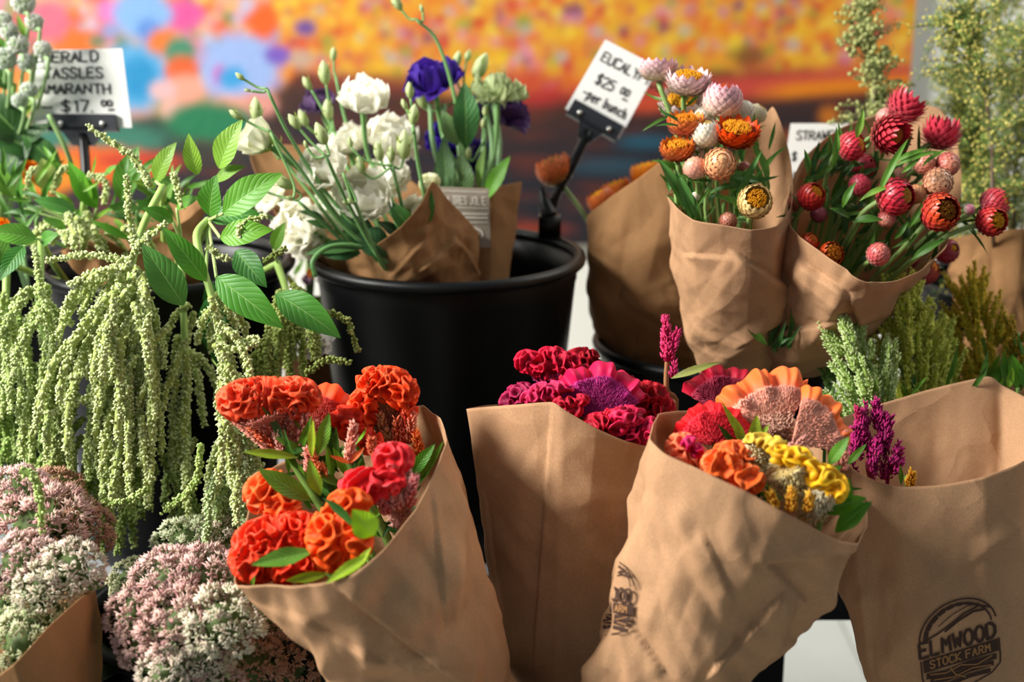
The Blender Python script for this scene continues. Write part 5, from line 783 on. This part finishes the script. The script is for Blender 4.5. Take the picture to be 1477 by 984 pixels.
amaranth('amaranth hanging at the left with a bare upper stem', foot=(120, 440, 1.62), rg=rg, stem=[(58, 345, 1.46), (58, 400, 1.43), (57, 450, 1.40), (72, 510, 1.39), (80, 560, 1.39)],
  clusters=[(60, 440, 1.39, 12, 50, 110, -200, -20, 10, 30), (72, 520, 1.38, 16, 90, 190, -150, -50, 24, 40), (20, 440, 1.40, 12, 80, 160, -170, -60, 24, 40), (110, 600, 1.38, 12, 90, 150, -140, -50, 30, 40)],
  fixed=[(1.38, .0046, (60, 430), (90, 455), (105, 470)), (1.38, .005, (75, 515), (30, 540), (-5, 560)), (1.38, .0055, (60, 430), (55, 390), (50, 360))],
  leaves=[(52, 345, -20, 335, 38, 1.42, '4f9a44'), (60, 350, 85, 338, 26, 1.43, '3f8a3c'), (35, 355, 0, 405, 32, 1.44, '2f7a3a')], cols=('b0c46c', 'dce6b0'))
amaranth('greener amaranth trailing down the left edge', [(10, 380, 1.52), (8, 480, 1.50), (14, 620, 1.48)], rg, clusters=[(15, 470, 1.47, 12, 110, 200, -130, -60, 26, 50), (25, 600, 1.45, 12, 90, 160, -130, -60, 30, 50)], cols=('8fae50', 'b8cc80'), leaves=[(10, 380, -10, 320, 34, 1.52, '3f7f34')])
amaranth('amaranth draping over the sedum, bottom centre left', [(130, 560, 1.44), (150, 640, 1.42), (170, 700, 1.41)], rg, clusters=[(160, 680, 1.40, 16, 60, 130, -170, -20, 40, 40), (230, 660, 1.42, 12, 60, 120, -150, -30, 50, 30), (60, 650, 1.42, 10, 60, 120, -150, -30, 40, 30)], cols=('a0bc5c', 'd4e29c'),
  fixed=[(1.20, .0062, (30, 678), (50, 690), (58, 720), (60, 768)), (1.30, .0055, (215, 705), (185, 722), (140, 730)), (1.30, .0055, (150, 720), (160, 745), (165, 760)), (1.33, .0055, (290, 640), (280, 700), (232, 740))])
amaranth('amaranth of long thin tassels left of the orange cockscombs', [(355, 560, 1.42), (360, 640, 1.40), (358, 700, 1.39)], rg, w=.0056, clusters=[(350, 640, 1.37, 12, 90, 170, -125, -60, 26, 30), (325, 700, 1.36, 9, 60, 110, -125, -60, 20, 20)], cols=('a8c078', 'd6e4b8'))
amaranth('amaranth with olive tassels hanging behind the white limp bloom', [(400, 380, 1.54), (415, 430, 1.50), (425, 520, 1.50)], rg, clusters=[(415, 450, 1.48, 12, 60, 130, -140, -40, 22, 40), (390, 500, 1.46, 10, 50, 110, -140, -60, 20, 30)], cols=('8ea048', 'bcc878'),
  fixed=[(1.36, .0044, (468, 450), (500, 463), (517, 508)), (1.38, .0040, (440, 540), (470, 520), (505, 523)), (1.40, .0044, (380, 380), (400, 365), (412, 358))], leaves=[(395, 360, 412, 320, 24, 1.50, '4f8f34')])
amaranth('leafy amaranth top in front of the tassles sign', [(130, 330, 1.62), (120, 300, 1.60), (130, 270, 1.60)], rg, clusters=[(120, 320, 1.55, 12, 30, 70, -200, 20, 60, 16)],
  fixed=[(1.56, .0056, (150, 296), (152, 262), (128, 252)), (1.60, .0050, (75, 280), (85, 250), (98, 240)), (1.58, .0046, (36, 290), (42, 255), (50, 240)), (1.55, .005, (45, 340), (80, 322), (120, 325))],
  leaves=[(20, 285, -5, 230, 30, 1.6, '4c8a3a'), (30, 300, 32, 250, 14, 1.6, '3f8a3a'), (78, 275, 60, 228, 44, 1.64, '7aa470'), (140, 300, 98, 232, 34, 1.6, '4aa02c'), (130, 295, 118, 245, 22, 1.6, '58a838'), (175, 290, 200, 210, 44, 1.62, '3f8030'), (150, 255, 172, 238, 12, 1.62, '4f9a44'), (108, 305, 48, 288, 26, 1.55, '3f8a4c'), (200, 300, 155, 300, 22, 1.58, '4a8f44'), (225, 310, 195, 288, 20, 1.58, '3f8a34'), (185, 345, 130, 318, 14, 1.5, '4a9a34'), (95, 330, 60, 315, 16, 1.52, '4f9a44'), (225, 270, 190, 262, 12, 1.55, '6aa83c'), (260, 265, 205, 262, 18, 1.54, '4a8a44'), (262, 295, 215, 275, 16, 1.5, '3f8f30'), (235, 300, 250, 262, 20, 1.5, '5a9a50')])
greenery(['mixed leaves low at the left under the sign', 'mixed leaves left of the middle bucket'], (240, 420, 1.64), [(0, 250, 130, 340), (130, 260, 270, 330)], 34, (30, 60), ['3f8030', '4c9038', '36702e', '5fa044', '2c6428'], 8, 1.56, 1.66, (0, 1), spread=1.1)

# ------------------------------------------------------------------ sedum
def sedum_mesh(seed, c1, c2, c3):
    rg_ = np.random.default_rng(seed); g = G(); ns = 15; sub = []
    for i in range(ns):
        z = 1-(i+.5)/ns*1.15; ph = i*2.39996; r = math.sqrt(max(0, 1-z*z)); sub.append(np.array([r*math.cos(ph), r*math.sin(ph), z*.7])*.72)
    for s_ in sub:
        n = 30; dz = rg_.normal(size=(n, 3))*.8; dz = nrm(dz+nrm(s_)*1.2+[0, 0, .5]); org = s_+dz*.26*rg_.uniform(.8, 1.08, (n, 1))
        tone = rg_.uniform(0, 1, n); base = mix(lin(c3), lin(c1), np.clip(tone*1.4, 0, 1)); tipc = mix(lin(c2), lin(c1), rg_.uniform(0, 1, n))
        for k in range(4):
            inst(g, SPIN_V, SPIN_F, org, dz+rg_.normal(size=(n, 3))*.3, .058, .19*rg_.uniform(.7, 1.2, n), base, tipc)
        inst(g, THORN_V, THORN_F, np.tile(s_*.2-[0, 0, .5], (n//3, 1)), org[::3][:n//3]-(s_*.2-[0, 0, .5]), .05, np.linalg.norm(org[::3][:n//3]-(s_*.2-[0, 0, .5]), axis=1), lin('6f8f4a'))
    g.add(ICO_V*[.55, .55, .3]+[0, 0, .15], ICO_F, lin('5c6f3c')); return g.mesh('florets', M_sedum)
SM = {'p': [sedum_mesh(1, 'ecd4c8', 'e0a0a4', 'b8b890'), sedum_mesh(2, 'e8ccbc', 'd8949a', 'b0b084')], 'c': [sedum_mesh(3, 'f0ead4', 'eec8c0', 'a8c080'), sedum_mesh(4, 'eeead0', 'ecd0c0', '9cb878')], 'g': [sedum_mesh(5, 'd8e4b8', 'e4dcc0', '7aa058'), sedum_mesh(6, 'ccd8a4', 'dcc8b0', '80984c')], 'r': [sedum_mesh(7, 'd0a888', 'b87868', '98885c')]}  # the reddish variant has the shade on those heads mixed into its colours
SD = [('broad pink sedum head, biggest of the corner bunch', 55, 738, 70, 1.25, 'p', 1), ('shaded reddish sedum head right of the broad corner one', 108, 752, 54, 1.27, 'r', 1), ('pale pink sedum head at the left edge, highest', 14, 700, 50, 1.27, 'p', 1), ('dull rose sedum head at the back of the corner bunch', 75, 700, 46, 1.34, 'r', 1), ('cream sedum head pointing right above the dark paper', 105, 810, 46, 1.19, 'c', 1), ('cream sedum head just left of the right pointing one', 62, 838, 44, 1.18, 'c', 1), ('creamy pink sedum head at left middle of corner bunch', 22, 800, 50, 1.20, 'p', 1), ('green budded sedum head above the dark paper edge', 52, 884, 44, 1.18, 'g', 1), ('greenish sedum head lowest in the corner', 20, 930, 50, 1.16, 'g', 1), ('green sedum head cut by the left edge', -10, 880, 40, 1.2, 'g', 1),
      ('green white sedum head at the back under the tassels', 262, 772, 46, 1.32, 'g', 2), ('pale sedum head behind, right under the tassels', 312, 764, 40, 1.34, 'c', 2), ('dull green sedum head at the left back of the bunch', 180, 828, 34, 1.34, 'g', 2), ('pink sedum head at the upper left of the big bunch', 232, 824, 54, 1.20, 'p', 2), ('rosy sedum head at the top middle of the big bunch', 292, 822, 58, 1.20, 'p', 2), ('rosy sedum head next to the orange cockscomb paper', 348, 838, 46, 1.24, 'p', 2), ('pink sedum head at the left edge of the big bunch', 182, 876, 46, 1.18, 'p', 2), ('blush sedum head in the heart of the big bunch', 248, 890, 60, 1.16, 'p', 2), ('cream blush sedum head right of the heart', 322, 888, 58, 1.15, 'c', 2), ('pink sedum head low left with a bare stem below', 196, 918, 44, 1.17, 'p', 2), ('cream sedum head lower middle of the big bunch', 290, 940, 44, 1.16, 'c', 2), ('cream sedum head at the bottom left', 226, 975, 44, 1.14, 'c', 2), ('pink sedum head at the bottom middle', 300, 985, 50, 1.16, 'p', 2), ('shaded rust sedum head under the orange cone', 385, 895, 56, 1.28, 'r', 2), ('shaded rust sedum head lower under the orange cone', 425, 955, 54, 1.28, 'r', 2), ('shaded pink sedum head between rust ones', 368, 960, 52, 1.22, 'r', 2), ('shaded rust sedum head deep behind the paper cone', 345, 905, 46, 1.30, 'r', 2)]
for lab, x, y, r, d, k, b in SD:
    R = r*d/FPX; bc = np.array([-.46, 1.24, .45]) if b == 1 else np.array([-.215, 1.24, .45]); c0 = P(x, y, d); cx = (60, 850) if b == 1 else (290, 900)
    ax = cdir((x-cx[0])/130, .75-(y-cx[1])/160, .85); root = thing('sedum_head', c0-ax*R*.6, lab, 'flower', 'sedum heads')
    q = Vector(ax).to_track_quat('Z', 'Y') @ Quaternion((0, 0, 1), random.uniform(0, 6)); o = bpy.data.objects.new('florets', random.choice(SM[k])); C.objects.link(o); o.parent = root; o['kind'] = 'stuff'
    o.matrix_local = Matrix.Translation(Vector(ax*R*.2)) @ q.to_matrix().to_4x4() @ Matrix.Diagonal((R*1.02, R*1.02, R, 1))
    plain_stem(root, [c0-ax*R*.3, c0-ax*R*1.2, (c0+bc)/2-ax*R, bc], [.004, .003], '8fa464')
    for s_ in range(2): e = c0-ax*R*.9; leaf(root, e, e+nrm(RNG.normal(size=3)-UP*.5)*.028, .014, lin('5f8f6c'), m=M_blade)

# ------------------------------------------------------------------ green plumes, wormwood, globe flowers and small fillers
def plume(label, x0, y0, x1, y1, hw, d, c1, c2, n, foot, seed, sl=26):
    rg_ = random.Random(seed); root = thing('plume_celosia', P(*foot), label, 'flower', 'green celosia plumes'); plain_stem(root, [P(x1, y1, d), P(x0, y0, d+.01), P(*foot)], [.002, .004], '6f9a3c')
    dx, dy = x1-x0, y1-y0; m = math.hypot(dx, dy); ux, uy = dx/m, dy/m
    for i in range(n):
        k = rg_.random()**.9; s = rg_.uniform(-1, 1); hh = hw*math.sin(min(1, k*1.1+.12)*PI*.9)**.6*(1.05-.45*k); x = x0+dx*k-uy*s*hh*.75; y = y0+dy*k+ux*s*hh*.75; L = sl*rg_.uniform(.7, 1.3); an = s*.55
        tx = ux*math.cos(an)-uy*math.sin(an); ty = uy*math.cos(an)+ux*math.sin(an); dd = d+rg_.uniform(-.03, .03)*(1-abs(s))
        spike(root, P(x, y, dd), P(x+tx*L, y+ty*L, dd-.004), .0042*sl/26, c1, c2, 60, 'side_spike', .0044)
    for i in range(4): k = rg_.random()*.4-.35; x, y = x0+dx*k, y0+dy*k; leaf(root, P(x, y, d-.01), P(x+rg_.uniform(-30, 30), y-rg_.uniform(30, 60), d-.03), 12*d/FPX, lin('4f8a34'), m=M_blade)
FP = (1360, 700, 1.70)
plume('pale green plume with open feathery spikes, front left', 1262, 600, 1225, 480, 62, 1.44, 'a8c860', 'e6f4b8', 80, FP, 1, 40)
plume('olive green plume tallest of the three, middle', 1320, 590, 1300, 425, 70, 1.50, 'bcc83c', 'f0f07c', 140, FP, 2, 34)
plume('olive plume leaning right behind the pale one', 1345, 600, 1345, 480, 50, 1.54, 'b0c048', 'e8ee78', 70, FP, 3, 34)
plume('golden olive plume at the right below the brown paper', 1425, 560, 1398, 420, 66, 1.58, 'b8b030', 'f8cc38', 110, FP, 4, 34)
plume('dark green plume in shadow at the far left of plumes', 1215, 615, 1205, 530, 30, 1.52, '5c8a34', 'a0c868', 30, FP, 5, 26)
plume('small green plume between paper and olive plumes', 1245, 560, 1262, 440, 46, 1.55, 'c4d050', 'f4f4a0', 70, FP, 6)
plume('narrow gold tipped plume at the right edge', 1470, 560, 1468, 480, 26, 1.5, '6f8a2c', 'e0a018', 26, FP, 7, 24)
o = thing('foliage_sprig', P(1470, 640, 1.5), 'bright green pointed leaf at the right edge above the paper', 'foliage')
for q in [(1468, 560, 1461, 513, 26, '4fa030'), (1485, 565, 1470, 530, 18, '3f8a2c'), (1455, 560, 1460, 530, 12, '6aa838')]: leaf(o, P(q[0], q[1], 1.44), P(q[2], q[3], 1.43), q[4]*1.44/FPX, lin(q[5]))
plain_stem(o, [P(1468, 560, 1.45), P(1470, 640, 1.5)], .002)
greenery(['grassy leaf blades among the plumes, left', 'grassy leaf blades among the plumes, right'], (1360, 700, 1.7), [(1200, 570, 1320, 610), (1320, 540, 1460, 590)], 9, (30, 75), ['3f7a2c', '4f8f34', '2f6426'], 15, 1.42, 1.50, (0, 1), spread=.5)
def wormwood(label, pts, d, foot, n, tw, seed, bcol='b0b45c', lcol='6f8f48', br=.0022, ns=16):
    rg_ = np.random.default_rng(seed); root = thing('wormwood_branch', P(*foot), label, 'foliage', 'wormwood branches'); p3 = [P(x, y, d) for x, y in pts]+[P(*foot)]; g = G(); tube(g, p3, [.0012, .0028], lin('5f4838'), sides=6, n=24); g.build('stem', M_stem, root)
    p = crv(p3[:-1], 60); gb = G(); gt = G(); gl = G(); T, N, B = frames(p)
    for i in range(n):
        k = rg_.uniform(0, .98); j = int(k*59); L = tw*d/FPX*(.35+.9*math.sin(min(1, k*1.15+.08)*PI*.6))*rg_.uniform(.5, 1.15); dr = nrm(nrm(rg_.normal(size=3)*[1, .6, 1])*1.0-T[j]*.55+UP*.1); e = p[j]+dr*L+np.array([0, 0, -.1*L]); m = p[j]+dr*L*.5+T[j]*-.06*L; tube(gt, [p[j], m, e], [.0009, .0005], lin('6a6a3c'), sides=4, n=6, cap=False)
        c = crv([p[j], m, e], ns); off = rg_.normal(size=(ns, 3))*.0042; c2 = c+off; gb_n = ns; r = br*rg_.uniform(.6, 1.1, ns); v = (c2[:, None]+ICO_V[None]*r[:, None, None]).reshape(-1, 3); f = (ICO_F[None]+np.arange(ns)[:, None, None]*12).reshape(-1, 3); gb.add(v, f, np.repeat(jit(lin(bcol), ns, .15), 12, 0))
        cc = np.repeat(c, 3, 0)+rg_.normal(size=(ns*3, 3))*.003; inst(gl, THORN_V, THORN_F, cc, rg_.normal(size=(ns*3, 3))+UP*.3, .0012, rg_.uniform(.005, .011, ns*3), jit(lin(lcol), ns*3, .2))
    gt.build('twigs', M_stem, root)['kind'] = 'stuff'; gb.build('flower_buds', M_brist, root)['kind'] = 'stuff'; gl.build('feathery_leaves', M_blade, root)['kind'] = 'stuff'
FA = (1440, 470, 2.02)
wormwood('wormwood spray alone in front of the painting edge', [(1240, -10), (1250, 50), (1262, 110), (1262, 185)], 1.75, (1290, 430, 1.8), 70, 46, 1, 'b8bc78', '8a9a58', .0030, 12)
wormwood('wormwood branch arching left with golden buds', [(1372, 28), (1400, 50), (1415, 110), (1430, 200), (1432, 330)], 1.72, FA, 100, 90, 2, 'd8cc70', '86a850', .0021)
wormwood('wormwood branch upright at the far right', [(1435, -20), (1440, 60), (1450, 180), (1455, 330)], 1.95, FA, 90, 85, 3, 'ccc878', '90ac60')
wormwood('wormwood branch filling the right edge', [(1475, 60), (1472, 160), (1465, 260), (1460, 340)], 1.85, FA, 80, 90, 4, 'ccc66c', '7aa050')
wormwood('dark green wormwood branch low behind the red bouquet', [(1395, 160), (1405, 230), (1415, 300), (1425, 360)], 1.80, FA, 100, 85, 5, 'c4be5c', '6c9448')
wormwood('thin wormwood branch between painting and wall', [(1378, 110), (1385, 180), (1400, 260), (1420, 350)], 1.98, FA, 60, 70, 6, 'b4b468', '6f8c4c')
FG = (-10, 420, 2.0)
for i, (x, y, r, lab) in enumerate([(34, 4, 17, 'white globe flower highest at the left top'), (50, 32, 13, 'white globe flower just right of the leafy stem'), (14, 45, 14, 'white globe flower above the sign corner, left'), (62, 72, 13, 'white globe flower touching the sign corner'), (27, 65, 15, 'large pale globe flower left of the sign'), (4, 30, 14, 'white globe flower cut by the left edge, upper'), (8, 85, 16, 'greenish globe flower at the left edge, lower'), (38, 90, 13, 'pale green globe flower below the large one'), (42, 130, 12, 'half opened globe flower lowest by the sign'), (28, 145, 11, 'greenish bud by the lowest globe flower')]):
    d = 1.72; c0 = P(x, y, d); R = r*d/FPX; root = thing('globe_amaranth', c0-UP*R, lab, 'flower', 'white globe flowers'); n = 260; dv = nrm(RNG.normal(size=(n, 3))); g = G(); g.add(ICO_V*R*.8+c0, ICO_F, lin('b8c8a0')); inst(g, SPIN_V, SPIN_F, c0+dv*R*.7, dv+UP*.2, R*.22, R*.4, jit(lin('dfe4d4' if i < 6 else 'c4d8c0'), n), lin('f4f4ee')); g.build('flower_head', M_petal, root)['kind'] = 'stuff'
    plain_stem(root, [c0-UP*R*.8, c0-UP*R*2.4+RT*.005, P((x-10)/2, 260, 1.85), P(*FG)], .0022, '8fae74')
o = thing('foliage_sprig', P(0, 300, 1.75), 'large dark green leaves under the white globe flowers', 'foliage'); plain_stem(o, [P(20, 120, 1.75), P(10, 220, 1.78), P(*FG)], .004); plain_stem(o, [P(70, 165, 1.7), P(95, 215, 1.71), P(110, 260, 1.74)], .003, '7a9a5c', 'branch')
for q in [(30, 175, 62, 128, 26, '5f8f3c'), (45, 215, -40, 130, 70, '1f4f20'), (70, 230, -20, 190, 60, '1c4a24'), (90, 250, 30, 190, 40, '2f6a3c'), (20, 130, -30, 90, 40, '2c5f2c'), (40, 60, 25, 20, 12, '5f9a44'), (50, 100, 56, 70, 10, '4a8a34'), (15, 80, -5, 50, 16, '3f7f34'), (0, 260, 50, 200, 60, '1a4620'), (30, 215, 75, 178, 30, '1f5028'), (10, 160, -20, 200, 50, '1f5024')]: leaf(o, P(q[0], q[1], 1.76), P(q[2], q[3], 1.75), q[4]*1.75/FPX, lin(q[5]), .1)
for lab, x, y, r, d in [('orange marigold behind the tassel leaves, left', 42, 245, 22, 1.82), ('orange marigold cut by the left edge', 2, 325, 14, 1.60)]:
    bloom(lab, x, y, d, r, (.2, .6, .7), 'e87808', 'f08a10', .08, (8, 7, 5), (1.1, .8, .4), (40, 420, 1.8), (1, .8, .6), .4, name='marigold')
# small planting seen between left and middle bucket
o = thing('foliage_sprig', P(445, 460, 1.86), 'bright yellow green leaves between the left and middle buckets', 'foliage'); rg = random.Random(4)
for i in range(26): x, y = rg.uniform(420, 462), rg.uniform(350, 450); leaf(o, P(x, y, 1.85), P(x+rg.uniform(-14, 14), y-rg.uniform(6, 26), 1.83), rg.uniform(6, 14)*1.85/FPX, lin(rg.choice(['6fae34', '8cc04a', '4f8f2c', '9cc85c'])))
plain_stem(o, [P(445, 360, 1.86), P(442, 470, 1.86), P(440, 600, 1.9)], .003)
bloom('tiny orange flower between the left and middle buckets', 450, 392, 1.84, 8, (.1, .5, .8), 'e88a10', 'f0a020', .05, (6, 4, 3), (1.1, .7, .3), (442, 600, 1.9), name='small_daisy'); bloom('tiny mauve flower beside the tiny orange one', 443, 402, 1.84, 8, (-.1, .4, .8), 'b088b0', 'd8b8d0', .05, (6, 4, 3), (1.1, .7, .3), (442, 600, 1.9), name='small_daisy')
# end
